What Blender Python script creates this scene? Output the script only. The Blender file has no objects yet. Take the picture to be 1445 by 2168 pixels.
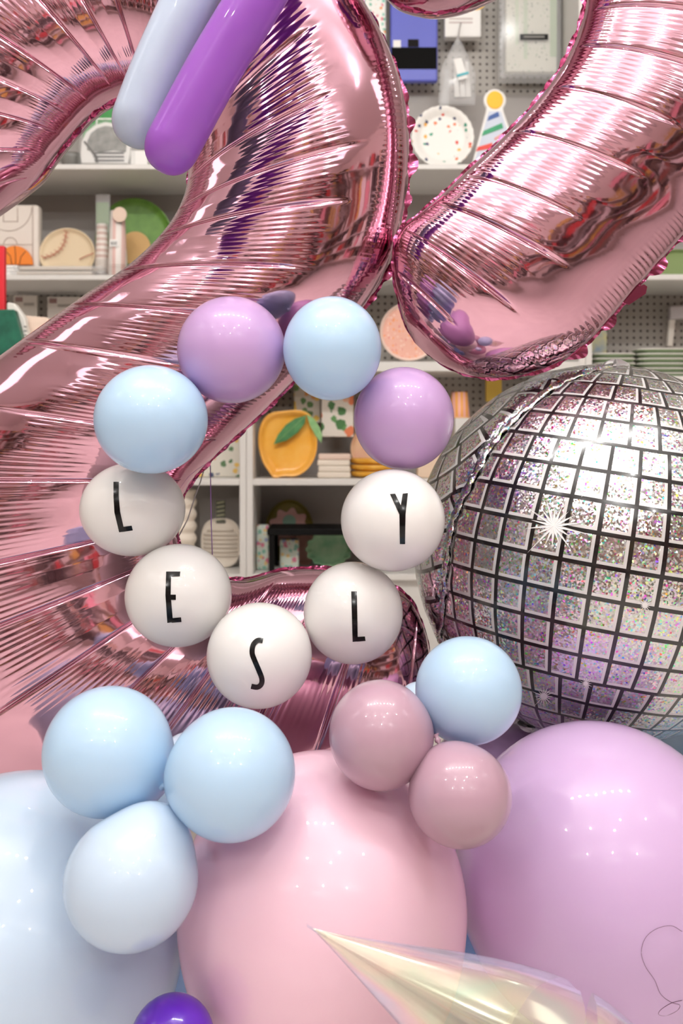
import bpy, bmesh, math, random
import numpy as np
from mathutils import Vector, Matrix

random.seed(7)
rng = np.random.default_rng(7)
S = bpy.context.scene
COL = S.collection
F = 2000.0          # focal length in pixels of the 1445x2168 frame
CX, HY, CZ = 722.5, 930.0, 0.76   # principal column, horizon row, eye height (m)

def P(px, py, Y):
    return Vector(((px - CX) / F * Y, Y, CZ - (py - HY) / F * Y))

def pz(py, Y): return CZ - (py - HY) / F * Y
def pxx(px, Y): return (px - CX) / F * Y

# ------------------------------------------------------------------ materials
def lin(c):
    out = []
    for v in c:
        v = v / 255.0
        out.append(v / 12.92 if v <= 0.04045 else ((v + 0.055) / 1.055) ** 2.4)
    return tuple(out) + (1.0,)

def new_mat(name):
    m = bpy.data.materials.new(name); m.use_nodes = True
    nt = m.node_tree
    return m, nt, nt.nodes['Principled BSDF'], nt.nodes['Material Output']

def plain(name, c, rough=0.5, metal=0.0, coat=0.0, spec=0.5):
    m, nt, b, o = new_mat(name)
    b.inputs['Base Color'].default_value = lin(c)
    b.inputs['Roughness'].default_value = rough
    b.inputs['Metallic'].default_value = metal
    b.inputs['Coat Weight'].default_value = coat
    b.inputs['Coat Roughness'].default_value = 0.08
    b.inputs['Specular IOR Level'].default_value = spec
    return m

def N(nt, typ, **kw):
    n = nt.nodes.new(typ)
    for k, v in kw.items():
        if hasattr(n, k): setattr(n, k, v)
        else: n.inputs[k].default_value = v
    return n

def latex(name, c, trans=0.22, rough=0.32):
    m, nt, b, o = new_mat(name)
    b.inputs['Base Color'].default_value = lin(c)
    b.inputs['Roughness'].default_value = rough
    b.inputs['Coat Weight'].default_value = 0.8
    b.inputs['Coat Roughness'].default_value = 0.028
    b.inputs['Specular IOR Level'].default_value = .25
    b.inputs['Coat IOR'].default_value = 1.5
    t = N(nt, 'ShaderNodeBsdfTranslucent'); t.inputs['Color'].default_value = lin(c)
    mx = N(nt, 'ShaderNodeMixShader'); mx.inputs[0].default_value = trans
    nt.links.new(b.outputs[0], mx.inputs[1]); nt.links.new(t.outputs[0], mx.inputs[2])
    nt.links.new(mx.outputs[0], o.inputs[0])
    return m

def foil(name, c, rough=0.09):
    m, nt, b, o = new_mat(name)
    b.inputs['Base Color'].default_value = lin(c)
    b.inputs['Metallic'].default_value = 1.0
    b.inputs['Roughness'].default_value = rough
    tc = N(nt, 'ShaderNodeTexCoord')
    n = N(nt, 'ShaderNodeTexNoise'); n.inputs['Scale'].default_value = 60
    bp = N(nt, 'ShaderNodeBump'); bp.inputs['Strength'].default_value = 0.02; bp.inputs['Distance'].default_value = 0.004
    nt.links.new(tc.outputs['Object'], n.inputs['Vector'])
    nt.links.new(n.outputs['Fac'], bp.inputs['Height']); nt.links.new(bp.outputs[0], b.inputs['Normal'])
    return m

def speckle(name, base, cols, scale, thr, rough=0.5, vary=None):
    """paper or glaze printed with scattered blobs (voronoi cells of random colour)"""
    m, nt, b, o = new_mat(name)
    tc = N(nt, 'ShaderNodeTexCoord')
    v = N(nt, 'ShaderNodeTexVoronoi'); v.inputs['Scale'].default_value = scale
    nt.links.new(tc.outputs['Object'], v.inputs['Vector'])
    sep = N(nt, 'ShaderNodeSeparateColor'); nt.links.new(v.outputs['Color'], sep.inputs[0])
    ramp = N(nt, 'ShaderNodeValToRGB'); ramp.color_ramp.interpolation = 'CONSTANT'
    cr = ramp.color_ramp
    while len(cr.elements) < len(cols): cr.elements.new(0.5)
    for i, c in enumerate(cols):
        cr.elements[i].position = i / len(cols); cr.elements[i].color = lin(c)
    nt.links.new(sep.outputs[0], ramp.inputs[0])
    lt = N(nt, 'ShaderNodeMath', operation='LESS_THAN'); lt.inputs[1].default_value = thr
    nz = N(nt, 'ShaderNodeTexNoise'); nz.inputs['Scale'].default_value = scale * 2.2
    nt.links.new(tc.outputs['Object'], nz.inputs['Vector'])
    ad = N(nt, 'ShaderNodeMath', operation='MULTIPLY_ADD'); ad.inputs[1].default_value = 0.5
    nt.links.new(nz.outputs['Fac'], ad.inputs[0]); nt.links.new(v.outputs['Distance'], ad.inputs[2])
    sb = N(nt, 'ShaderNodeMath', operation='SUBTRACT'); sb.inputs[1].default_value = 0.25
    nt.links.new(ad.outputs[0], sb.inputs[0]); nt.links.new(sb.outputs[0], lt.inputs[0])
    mx = N(nt, 'ShaderNodeMix', data_type='RGBA')
    mx.inputs[6].default_value = lin(base)
    nt.links.new(lt.outputs[0], mx.inputs[0]); nt.links.new(ramp.outputs[0], mx.inputs[7])
    nt.links.new(mx.outputs[2], b.inputs['Base Color'])
    b.inputs['Roughness'].default_value = rough
    return m

def mottled(name, c1, c2, scale, rough=0.4, coat=0.0):
    m, nt, b, o = new_mat(name)
    tc = N(nt, 'ShaderNodeTexCoord')
    n = N(nt, 'ShaderNodeTexNoise'); n.inputs['Scale'].default_value = scale; n.inputs['Detail'].default_value = 4
    nt.links.new(tc.outputs['Object'], n.inputs['Vector'])
    r = N(nt, 'ShaderNodeValToRGB')
    r.color_ramp.elements[0].position = .35; r.color_ramp.elements[1].position = .65
    r.color_ramp.elements[0].color = lin(c1); r.color_ramp.elements[1].color = lin(c2)
    nt.links.new(n.outputs['Fac'], r.inputs[0]); nt.links.new(r.outputs[0], b.inputs['Base Color'])
    b.inputs['Roughness'].default_value = rough; b.inputs['Coat Weight'].default_value = coat
    return m

def stripes(name, c1, c2, period, axis=0, duty=.5, rough=0.5):
    m, nt, b, o = new_mat(name)
    tc = N(nt, 'ShaderNodeTexCoord'); sp = N(nt, 'ShaderNodeSeparateXYZ')
    nt.links.new(tc.outputs['Object'], sp.inputs[0])
    mu = N(nt, 'ShaderNodeMath', operation='MULTIPLY'); mu.inputs[1].default_value = 1 / period
    fr = N(nt, 'ShaderNodeMath', operation='FRACT'); gt = N(nt, 'ShaderNodeMath', operation='GREATER_THAN'); gt.inputs[1].default_value = duty
    nt.links.new(sp.outputs[axis], mu.inputs[0]); nt.links.new(mu.outputs[0], fr.inputs[0]); nt.links.new(fr.outputs[0], gt.inputs[0])
    mx = N(nt, 'ShaderNodeMix', data_type='RGBA'); mx.inputs[6].default_value = lin(c1); mx.inputs[7].default_value = lin(c2)
    nt.links.new(gt.outputs[0], mx.inputs[0]); nt.links.new(mx.outputs[2], b.inputs['Base Color'])
    b.inputs['Roughness'].default_value = rough
    return m

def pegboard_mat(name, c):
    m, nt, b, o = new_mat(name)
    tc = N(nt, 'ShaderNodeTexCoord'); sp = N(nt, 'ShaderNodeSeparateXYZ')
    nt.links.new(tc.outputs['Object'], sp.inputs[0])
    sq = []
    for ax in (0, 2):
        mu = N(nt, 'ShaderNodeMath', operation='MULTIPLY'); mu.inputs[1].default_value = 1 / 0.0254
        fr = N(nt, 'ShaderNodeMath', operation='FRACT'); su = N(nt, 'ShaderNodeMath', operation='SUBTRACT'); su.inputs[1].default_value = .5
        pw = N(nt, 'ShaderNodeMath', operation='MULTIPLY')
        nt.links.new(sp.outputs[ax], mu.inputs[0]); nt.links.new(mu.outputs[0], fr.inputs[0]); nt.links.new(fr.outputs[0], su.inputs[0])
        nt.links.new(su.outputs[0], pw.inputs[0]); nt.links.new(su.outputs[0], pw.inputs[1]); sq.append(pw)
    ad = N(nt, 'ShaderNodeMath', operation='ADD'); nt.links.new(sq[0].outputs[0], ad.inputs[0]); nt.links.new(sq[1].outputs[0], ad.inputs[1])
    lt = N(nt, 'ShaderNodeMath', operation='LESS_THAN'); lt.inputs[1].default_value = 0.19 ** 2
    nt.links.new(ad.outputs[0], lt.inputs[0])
    mx = N(nt, 'ShaderNodeMix', data_type='RGBA'); mx.inputs[6].default_value = lin(c); mx.inputs[7].default_value = lin((52, 44, 38))  # holes are flat dots; the shade of their depth is painted dark
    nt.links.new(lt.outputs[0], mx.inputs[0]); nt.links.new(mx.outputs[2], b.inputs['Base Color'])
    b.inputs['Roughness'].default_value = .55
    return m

def clear_film(name, tint=(235, 235, 235), alpha=0.3, rough=.12):
    m, nt, b, o = new_mat(name)
    b.inputs['Base Color'].default_value = lin(tint); b.inputs['Roughness'].default_value = rough
    b.inputs['Alpha'].default_value = alpha
    b.inputs['Specular IOR Level'].default_value = 1.0
    return m

def glitter_mat(name, scale):
    """holographic film: tiny flakes, each with its own tilt and colour"""
    m, nt, b, o = new_mat(name)
    tc = N(nt, 'ShaderNodeTexCoord')
    v = N(nt, 'ShaderNodeTexVoronoi'); v.inputs['Scale'].default_value = scale
    nt.links.new(tc.outputs['Object'], v.inputs['Vector'])
    sep = N(nt, 'ShaderNodeSeparateColor'); nt.links.new(v.outputs['Color'], sep.inputs[0])
    hsv = N(nt, 'ShaderNodeCombineColor', mode='HSV')
    nt.links.new(sep.outputs[0], hsv.inputs[0])
    pw = N(nt, 'ShaderNodeMath', operation='POWER'); pw.inputs[1].default_value = 3.5
    nt.links.new(sep.outputs[1], pw.inputs[0])
    pm = N(nt, 'ShaderNodeMath', operation='MULTIPLY'); pm.inputs[1].default_value = .9
    nt.links.new(pw.outputs[0], pm.inputs[0])
    nt.links.new(pm.outputs[0], hsv.inputs[1])
    va = N(nt, 'ShaderNodeMath', operation='MULTIPLY_ADD'); va.inputs[1].default_value = .4; va.inputs[2].default_value = .48
    nt.links.new(sep.outputs[1], va.inputs[0]); nt.links.new(va.outputs[0], hsv.inputs[2])
    nt.links.new(hsv.outputs[0], b.inputs['Base Color'])
    b.inputs['Metallic'].default_value = 1.0; b.inputs['Roughness'].default_value = .2
    # tilt of each flake
    geo = N(nt, 'ShaderNodeNewGeometry')
    vs = N(nt, 'ShaderNodeVectorMath', operation='SUBTRACT'); vs.inputs[1].default_value = (.5, .5, .5)
    nt.links.new(v.outputs['Color'], vs.inputs[0])
    sc = N(nt, 'ShaderNodeVectorMath', operation='SCALE'); sc.inputs['Scale'].default_value = .38
    nt.links.new(vs.outputs[0], sc.inputs[0])
    ad = N(nt, 'ShaderNodeVectorMath', operation='ADD'); nt.links.new(geo.outputs['Normal'], ad.inputs[0]); nt.links.new(sc.outputs[0], ad.inputs[1])
    no = N(nt, 'ShaderNodeVectorMath', operation='NORMALIZE'); nt.links.new(ad.outputs[0], no.inputs[0])
    nt.links.new(no.outputs[0], b.inputs['Normal'])
    return m

def iridescent(name):
    m, nt, b, o = new_mat(name)
    tc = N(nt, 'ShaderNodeTexCoord')
    lw = N(nt, 'ShaderNodeLayerWeight'); lw.inputs['Blend'].default_value = .45
    nz = N(nt, 'ShaderNodeTexNoise'); nz.inputs['Scale'].default_value = 9; nz.inputs['Detail'].default_value = 2
    mp = N(nt, 'ShaderNodeMapping'); mp.inputs['Scale'].default_value = (1, 1, 2.2)
    nt.links.new(tc.outputs['Object'], mp.inputs[0]); nt.links.new(mp.outputs[0], nz.inputs['Vector'])
    ad = N(nt, 'ShaderNodeMath', operation='MULTIPLY_ADD'); ad.inputs[1].default_value = .9
    nt.links.new(nz.outputs['Fac'], ad.inputs[0]); nt.links.new(lw.outputs['Facing'], ad.inputs[2])
    r = N(nt, 'ShaderNodeValToRGB'); cr = r.color_ramp
    cols = [(.3, (240, 240, 222)), (.48, (250, 244, 214)), (.6, (226, 244, 214)), (.72, (252, 232, 214)), (.86, (252, 218, 230)), (1.0, (222, 226, 250))]
    while len(cr.elements) < len(cols): cr.elements.new(.5)
    for e, (p_, c) in zip(cr.elements, cols): e.position = p_; e.color = lin(c)
    nt.links.new(ad.outputs[0], r.inputs[0])
    nt.links.new(r.outputs[0], b.inputs['Base Color'])
    b.inputs['Metallic'].default_value = .6; b.inputs['Roughness'].default_value = .1
    tr = N(nt, 'ShaderNodeBsdfTransparent'); tr.inputs[0].default_value = (.97, .96, .95, 1)
    mx = N(nt, 'ShaderNodeMixShader'); mx.inputs[0].default_value = .46
    nt.links.new(tr.outputs[0], mx.inputs[1]); nt.links.new(b.outputs[0], mx.inputs[2]); nt.links.new(mx.outputs[0], o.inputs[0])
    return m

M = {}
M['pink_foil'] = foil('pink_foil', (214, 166, 184), .07)
M['pink_foil_seam'] = foil('pink_foil_seam', (176, 92, 130), .16)  # darker than the body: double-reflection shade put into the seam colour
M['blue'] = latex('blue_latex', (194, 223, 246))
M['pale'] = latex('pale_blue_latex', (207, 225, 243))
M['lilac'] = latex('lilac_latex', (204, 168, 216))
M['biglilac'] = latex('big_lilac_latex', (219, 187, 228))
M['mauve'] = latex('mauve_latex', (180, 146, 162), .08)
M['white'] = latex('white_latex', (247, 244, 241))
M['pink'] = latex('pink_latex', (250, 211, 227))
M['violet'] = latex('violet_latex', (92, 30, 178), .1)
M['skyblue'] = latex('sky_blue_latex', (150, 188, 236))
M['greyblue'] = latex('grey_blue_latex', (196, 208, 228), .2, .3)
M['purple'] = latex('purple_latex', (178, 108, 212), .4, .3)
M['black'] = plain('black_vinyl', (8, 8, 9), .16, spec=.3)
M['shelf_white'] = plain('white_laminate', (222, 219, 214), .45)
M['panel'] = plain('grey_panel', (164, 158, 153), .55)
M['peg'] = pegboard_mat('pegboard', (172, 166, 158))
M['wall'] = plain('wall_paint', (226, 220, 214), .8)
M['film'] = clear_film('clear_film')
M['film_thick'] = clear_film('clear_film_cloudy', (225, 228, 222), .5)
M['steel'] = plain('steel_hook', (190, 190, 190), .25, 1.0)
M['paperwhite'] = plain('white_paper', (240, 238, 234), .6)
M['cream'] = plain('cream_ceramic', (236, 224, 208), .45)
M['glitter'] = glitter_mat('holographic_flakes', 480)
M['disco_black'] = plain('black_print', (16, 14, 16), .2, coat=.5)
M['disco_white'] = plain('silver_white_print', (214, 212, 212), .25, .3)
M['star'] = plain('white_print', (228, 226, 224), .35)
M['irid'] = iridescent('iridescent_film')

# ------------------------------------------------------------------ mesh helpers
def link_mesh(name, verts, faces, mats, parent=None, loc=None, smooth=True, midx=None):
    """verts in world coordinates; stored relative to loc (or the parent's base)"""
    base = Vector((0, 0, 0))
    if parent is not None: base = world_base(parent)
    off = Vector(loc) if loc is not None else base
    v = np.asarray(verts, dtype=np.float64).reshape(-1, 3) - np.array(off)
    me = bpy.data.meshes.new(name)
    me.from_pydata(v.tolist(), [], [list(map(int, f)) for f in faces])
    if not isinstance(mats, (list, tuple)): mats = [mats]
    for m in mats: me.materials.append(m)
    if midx is not None: me.polygons.foreach_set('material_index', np.asarray(midx, dtype=np.int32))
    if smooth: me.polygons.foreach_set('use_smooth', np.ones(len(me.polygons), dtype=bool))
    me.update()
    o = bpy.data.objects.new(name, me); COL.objects.link(o)
    o.location = off - base if parent is not None else off
    if parent is not None: o.parent = parent
    return o

def world_base(o):
    b = Vector((0, 0, 0))
    while o is not None:
        b += o.location; o = o.parent
    return b

def tag(o, label, cat, group=None):
    o['label'] = label; o['category'] = cat
    if group: o['group'] = group
    return o

def thing(name, label, cat, loc, group=None):
    o = bpy.data.objects.new(name, None); COL.objects.link(o)
    o.empty_display_size = .05; o.location = loc
    return tag(o, label, cat, group)

def structure(name, verts, faces, mats, midx=None):
    o = link_mesh(name, verts, faces, mats, smooth=False, midx=midx)
    o['kind'] = 'structure'
    return o

BOXF = [(0, 1, 3, 2), (4, 6, 7, 5), (0, 4, 5, 1), (2, 3, 7, 6), (0, 2, 6, 4), (1, 5, 7, 3)]
def box_vf(lo, hi):
    v = [(x, y, z) for x in (lo[0], hi[0]) for y in (lo[1], hi[1]) for z in (lo[2], hi[2])]
    return v, BOXF

def bevel_obj(o, w, seg=2):
    bm = bmesh.new(); bm.from_mesh(o.data)
    bmesh.ops.recalc_face_normals(bm, faces=bm.faces)
    bmesh.ops.bevel(bm, geom=list(bm.edges), offset=w, segments=seg, affect='EDGES', profile=.5)
    bm.to_mesh(o.data); bm.free()
    return o

def box(name, lo, hi, mat, parent=None, bev=0.002):
    v, f = box_vf(lo, hi)
    ctr = ((lo[0] + hi[0]) / 2, (lo[1] + hi[1]) / 2, min(lo[2], hi[2]))
    o = link_mesh(name, v, f, mat, parent, loc=ctr, smooth=False)
    if bev: bevel_obj(o, bev)
    return o

def pbox(name, x0, y0, x1, y1, Y, dep, mat, parent=None, bev=0.002, zb=None):
    """box whose front face at depth Y covers the pixel rectangle; dep goes away from the eye"""
    a = P(x0, y0, Y); b = P(x1, y1, Y)
    lo = (a.x, Y, b.z if zb is None else zb); hi = (b.x, Y + dep, a.z)
    return box(name, lo, hi, mat, parent, bev)

def prism(name, pts, Y, dep, mat, parent=None, bev=0.001):
    """pts: world (x, z) outline; front at Y, back at Y+dep"""
    n = len(pts)
    v = [(x, Y, z) for x, z in pts] + [(x, Y + dep, z) for x, z in pts]
    f = [list(range(n)), list(range(2 * n - 1, n - 1, -1))] + [(i, i + n, (i + 1) % n + n, (i + 1) % n) for i in range(n)]
    c = np.mean(np.array(v), axis=0)
    o = link_mesh(name, v, f, mat, parent, loc=(c[0], Y + dep / 2, min(z for x, z in pts)), smooth=False)
    if bev: bevel_obj(o, bev, 1)
    return o

def pprism(name, pxs, Y, dep, mat, parent=None, bev=0.001):
    return prism(name, [(pxx(a, Y), pz(b, Y)) for a, b in pxs], Y, dep, mat, parent, bev)

def dish(name, outline, Y, depth, mats, parent=None, lean=0.0, rimfrac=.8, flute=0.0):
    """shallow plate standing upright facing the eye; outline world (x,z) about its centre. rings rim -> well; closed back"""
    pts = np.array(outline); c = pts.mean(axis=0); n = len(pts); zmin = pts[:, 1].min()
    if flute: pts[:, 1] += .002
    rings = [(1.0, .002), (1.0, -.001), (.97, -.0005), (rimfrac + .03, depth * .25), (rimfrac - .03, depth * .9), (rimfrac - .12, depth), (.3, depth), (.02, depth)]
    back = [(rimfrac - .02, depth + .003), (.02, depth + .003)]
    V, Fc, mi = [], [], []
    ang = np.arctan2(pts[:, 1] - c[1], pts[:, 0] - c[0])
    allr = back[::-1] + rings
    for (s, d) in allr:
        q = c + (pts - c) * s
        if flute and s > rimfrac: q = c + (q - c) * (1 + flute * np.cos(ang * 26))[:, None]
        for x, z in q: V.append((x, Y + d + lean * (z - zmin), z))
    for r in range(len(allr) - 1):
        for i in range(n):
            j = (i + 1) % n
            Fc.append((r * n + i, r * n + j, (r + 1) * n + j, (r + 1) * n + i))
            mi.append(1 if (len(mats) > 1 and r >= len(allr) - 4) else 0)
    Fc.append(list(range(n))); mi.append(0)
    Fc.append(list(range((len(allr) - 1) * n, len(allr) * n))); mi.append(1 if len(mats) > 1 else 0)
    return link_mesh(name, V, Fc, mats, parent, loc=(c[0], Y + depth, zmin), midx=mi)

def circle(cx, cz, r, n=48, rz=None):
    rz = rz or r
    return [(cx + r * math.cos(2 * math.pi * i / n), cz + rz * math.sin(2 * math.pi * i / n)) for i in range(n)]

def lathe(name, prof, cx, cy, mat, parent=None, n=32):
    """prof: (radius, z) world, around a vertical axis"""
    V, Fc = [], []
    for r, z in prof:
        for i in range(n):
            a = 2 * math.pi * i / n; V.append((cx + r * math.cos(a), cy + r * math.sin(a), z))
    for k in range(len(prof) - 1):
        for i in range(n):
            j = (i + 1) % n; Fc.append((k * n + i, k * n + j, (k + 1) * n + j, (k + 1) * n + i))
    Fc.append(list(range(n))[::-1]); Fc.append([(len(prof) - 1) * n + i for i in range(n)])
    return link_mesh(name, V, Fc, mat, parent, loc=(cx, cy, prof[0][1]))

def tube(name, pts, r, mat, parent=None, n=8, r1=None):
    pts = [Vector(p) for p in pts]; V, Fc = [], []
    up = Vector((0, 0, 1))
    for i, p in enumerate(pts):
        d = (pts[min(i + 1, len(pts) - 1)] - pts[max(i - 1, 0)]).normalized()
        a = d.cross(up)
        if a.length < 1e-3: a = d.cross(Vector((0, 1, 0)))
        a.normalize(); b = d.cross(a)
        rr = r if r1 is None else r + (r1 - r) * i / (len(pts) - 1)
        for k in range(n):
            t = 2 * math.pi * k / n; V.append(p + a * math.cos(t) * rr + b * math.sin(t) * rr)
    for i in range(len(pts) - 1):
        for k in range(n):
            l = (k + 1) % n; Fc.append((i * n + k, i * n + l, (i + 1) * n + l, (i + 1) * n + k))
    Fc.append(list(range(n))[::-1]); Fc.append([(len(pts) - 1) * n + k for k in range(n)])
    return link_mesh(name, [tuple(v) for v in V], Fc, mat, parent, loc=tuple(pts[0]))

# ------------------------------------------------------------------ latex balloons
def balloon_dirs(nu=72, nv=40):
    th = np.linspace(0, math.pi, nv + 1); ph = np.linspace(0, 2 * math.pi, nu, endpoint=False)
    return th, ph

BALLOONS = {}
def balloon(label, px, py, rx, ry, Y, mat, neck=(0, 1, -.2), cat='balloon', group=None, ry_low=None, pear=.16, dimple=None, name='latex_balloon'):
    """one inflated balloon: rounded body drawn out towards the neck, with the knot as a part"""
    c = P(px, py, Y); sx = rx * Y / F; sz = ry * Y / F; szl = (ry_low or ry) * Y / F; sy = (sx + sz) / 2
    k = np.array(Vector(neck).normalized())
    a = np.cross(k, (0, 0, 1.0)); a /= np.linalg.norm(a); b = np.cross(k, a)
    th, ph = balloon_dirs()
    V = []
    def shape(d):
        q = d @ k
        f = 1 + pear * np.clip((q - .55) / .45, 0, 1) ** 2.6
        w = d.copy(); w = w * f[:, None]
        sc = np.where(w[:, 2] < 0, szl, sz)
        out = np.stack([w[:, 0] * sx, w[:, 1] * sy, w[:, 2] * sc], 1)
        if dimple is not None:
            dd = np.array(Vector(dimple).normalized()); t = np.clip(1 - np.arccos(np.clip(d @ dd, -1, 1)) / .16, 0, 1)
            out *= (1 + .035 * np.sin(t * math.pi / 2) ** 4 - .012 * np.clip(t * 3, 0, 1) * (t < .4))[:, None]
        return out
    D = [k]
    for t in th[1:-1]:
        for p in ph: D.append(k * math.cos(t) + (a * math.cos(p) + b * math.sin(p)) * math.sin(t))
    D.append(-k); D = np.array(D)
    V = shape(D) + np.array(c)
    nu = len(ph); Fc = []
    for i in range(nu): Fc.append((0, 1 + (i + 1) % nu, 1 + i))
    rows = len(th) - 2
    for r in range(rows - 1):
        for i in range(nu):
            j = (i + 1) % nu; Fc.append((1 + r * nu + i, 1 + r * nu + j, 1 + (r + 1) * nu + j, 1 + (r + 1) * nu + i))
    last = len(V) - 1
    for i in range(nu): Fc.append((last, 1 + (rows - 1) * nu + i, 1 + (rows - 1) * nu + (i + 1) % nu))
    Fc = [f[::-1] for f in Fc]
    o = link_mesh(name, V, Fc, mat, loc=tuple(c))
    bm = bmesh.new(); bm.from_mesh(o.data); bmesh.ops.recalc_face_normals(bm, faces=bm.faces); bm.to_mesh(o.data); bm.free()
    tag(o, label, cat, group)
    # neck and knot
    tip = Vector(V[0]); kd = Vector(k); r = sx * .06
    prof = [(-.012, r * 1.5), (-.004, r * .7), (.002, r * .55), (.006, r * 1.1), (.010, r * 1.0), (.013, r * .6), (.018, r * 1.2), (.0195, r * 1.25)]
    W, Fk = [], []; n = 12
    va, vb = Vector(a), Vector(b)
    for (h, rr) in prof:
        for i in range(n):
            t = 2 * math.pi * i / n; W.append(tuple(tip + kd * h * (sx / .06) * .6 + (va * math.cos(t) + vb * math.sin(t)) * rr))
    for q in range(len(prof) - 1):
        for i in range(n):
            j = (i + 1) % n; Fk.append((q * n + i, q * n + j, (q + 1) * n + j, (q + 1) * n + i))
    link_mesh('knot', W, Fk, mat, o, loc=tuple(tip))
    o_data = dict(c=c, sx=sx, sy=sy, sz=sz)
    BALLOONS[label] = o_data
    return o, o_data

def on_ball(info, px, py, off=.0006):
    """point of the balloon's front surface seen at the pixel (ray from the eye meets the ellipsoid)"""
    c = info['c']; e = Vector((0, 0, CZ)); d = Vector(((px - CX) / F, 1, -(py - HY) / F))
    s = Vector((1 / (info['sx'] + off), 1 / (info['sy'] + off), 1 / (info['sz'] + off)))
    o = Vector([(e[i] - c[i]) * s[i] for i in range(3)]); q = Vector([d[i] * s[i] for i in range(3)])
    A = q.dot(q); B = 2 * o.dot(q); Cc = o.dot(o) - 1
    disc = max(B * B - 4 * A * Cc, 0); t = (-B - math.sqrt(disc)) / (2 * A)
    return e + d * t

def letter(ob, info, polys, lab):
    """polys: list of strokes, each a strip of (left, right) pixel pairs that is laid on the balloon's skin"""
    V, Fc = [], []
    for strip in polys:
        L = []
        for (p0, p1) in zip(strip[:-1], strip[1:]):
            for k in range(8):
                t = k / 8
                L.append([(p0[i][0] + (p1[i][0] - p0[i][0]) * t, p0[i][1] + (p1[i][1] - p0[i][1]) * t) for i in (0, 1)])
        L.append(strip[-1])
        base = len(V); m = 4
        for a, b in L:
            for j in range(m + 1):
                u = j / m; V.append(tuple(on_ball(info, a[0] + (b[0] - a[0]) * u, a[1] + (b[1] - a[1]) * u)))
        for r in range(len(L) - 1):
            for j in range(m):
                q = base + r * (m + 1) + j; Fc.append((q, q + 1, q + m + 2, q + m + 1))
    o = link_mesh('letter', V, Fc, M['black'], ob, loc=V[0])
    o['label'] = lab
    return o

def curve_strip(pts, w):
    out = []
    P2 = []
    n = len(pts)
    for i in range(n - 1):   # catmull-rom refine
        p0, p1, p2, p3 = pts[max(i - 1, 0)], pts[i], pts[i + 1], pts[min(i + 2, n - 1)]
        for k in range(4):
            t = k / 4
            P2.append(tuple(.5 * (2 * p1[q] + (p2[q] - p0[q]) * t + (2 * p0[q] - 5 * p1[q] + 4 * p2[q] - p3[q]) * t * t + (3 * p1[q] - p0[q] - 3 * p2[q] + p3[q]) * t ** 3) for q in (0, 1)))
    P2.append(pts[-1])
    for i, p in enumerate(P2):
        a = P2[max(i - 1, 0)]; b = P2[min(i + 1, len(P2) - 1)]
        dx, dy = b[0] - a[0], b[1] - a[1]; l = math.hypot(dx, dy) or 1
        out.append(((p[0] - dy / l * w / 2, p[1] + dx / l * w / 2), (p[0] + dy / l * w / 2, p[1] - dx / l * w / 2)))
    return out

GAR = 'small balloons of the round garland'
balloon('lilac balloon at the top left of the garland ring, between two blue ones', 490, 741, 114, 113, 1.085, M['lilac'], neck=(0, 1, .1), group=GAR)
balloon('light blue balloon at the top right of the ring, between two lilac ones', 703, 738, 104, 110, 1.05, M['blue'], neck=(.1, 1, 0), group=GAR)
balloon('light blue garland balloon directly above the first letter L', 320, 888, 119, 115, 1.04, M['blue'], neck=(0, 1, 0), group=GAR)
balloon('lilac garland balloon directly above the letter Y balloon', 854, 886, 106, 109, 1.095, M['lilac'], neck=(0, 1, .1), group=GAR)
o, i_ = balloon('white balloon with black letter L, upper left below a blue balloon', 281, 1078, 110, 99, 1.115, M['white'], neck=(0, 1, 0), group=GAR)
letter(o, i_, [[((240, 1020), (251, 1020)), ((240, 1050), (251, 1049)), ((242, 1085), (254, 1083)), ((252, 1127), (263.5, 1125.5))],
               [((260, 1115.5), (261, 1126)), ((278.5, 1113), (281, 1123))]], 'black letter L')
o, i_ = balloon('white balloon with black letter E on it', 378, 1260, 112, 108, 1.085, M['white'], neck=(0, 1, .1), group=GAR)
letter(o, i_, [[((351.5, 1210), (362, 1210)), ((350, 1260), (361, 1260)), ((354, 1319), (366, 1317))],
               [((360, 1210), (360, 1220.5)), ((381.5, 1210), (380.5, 1220))], [((359, 1259), (359, 1270)), ((372, 1259), (372, 1270))],
               [((363, 1309), (363, 1318.5)), ((383, 1307), (384, 1317))]], 'black letter E')
o, i_ = balloon('white balloon with black letter S, lowest of the ring', 549, 1387, 111, 110, 1.04, M['white'], neck=(0, 1, .2), group=GAR)
letter(o, i_, [curve_strip([(556, 1356.5), (545, 1356), (535.5, 1366), (533.5, 1383), (539, 1399), (547.5, 1419), (554, 1437), (552.5, 1449), (544, 1455), (531.5, 1453)], 11)], 'black letter S')
o, i_ = balloon('white balloon with black letter L, lower right between S and Y', 747, 1297, 105, 107, 1.075, M['white'], neck=(0, 1, .1), group=GAR)
letter(o, i_, [[((743, 1252), (755, 1252)), ((746, 1359), (757, 1358))], [((755, 1348.5), (755, 1358.5)), ((772, 1347.5), (773.5, 1357))]], 'black letter L')
o, i_ = balloon('white balloon with black letter Y beside the disco ball', 831, 1101, 110, 108, 1.06, M['white'], neck=(0, 1, 0), group=GAR)
letter(o, i_, [[((825, 1046), (836, 1045)), ((845, 1089), (852, 1078))], [((852, 1045), (863, 1044)), ((845, 1089), (858, 1089))],
               [((845, 1087), (858, 1087)), ((846, 1152), (857, 1152))]], 'black letter Y')

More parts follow.
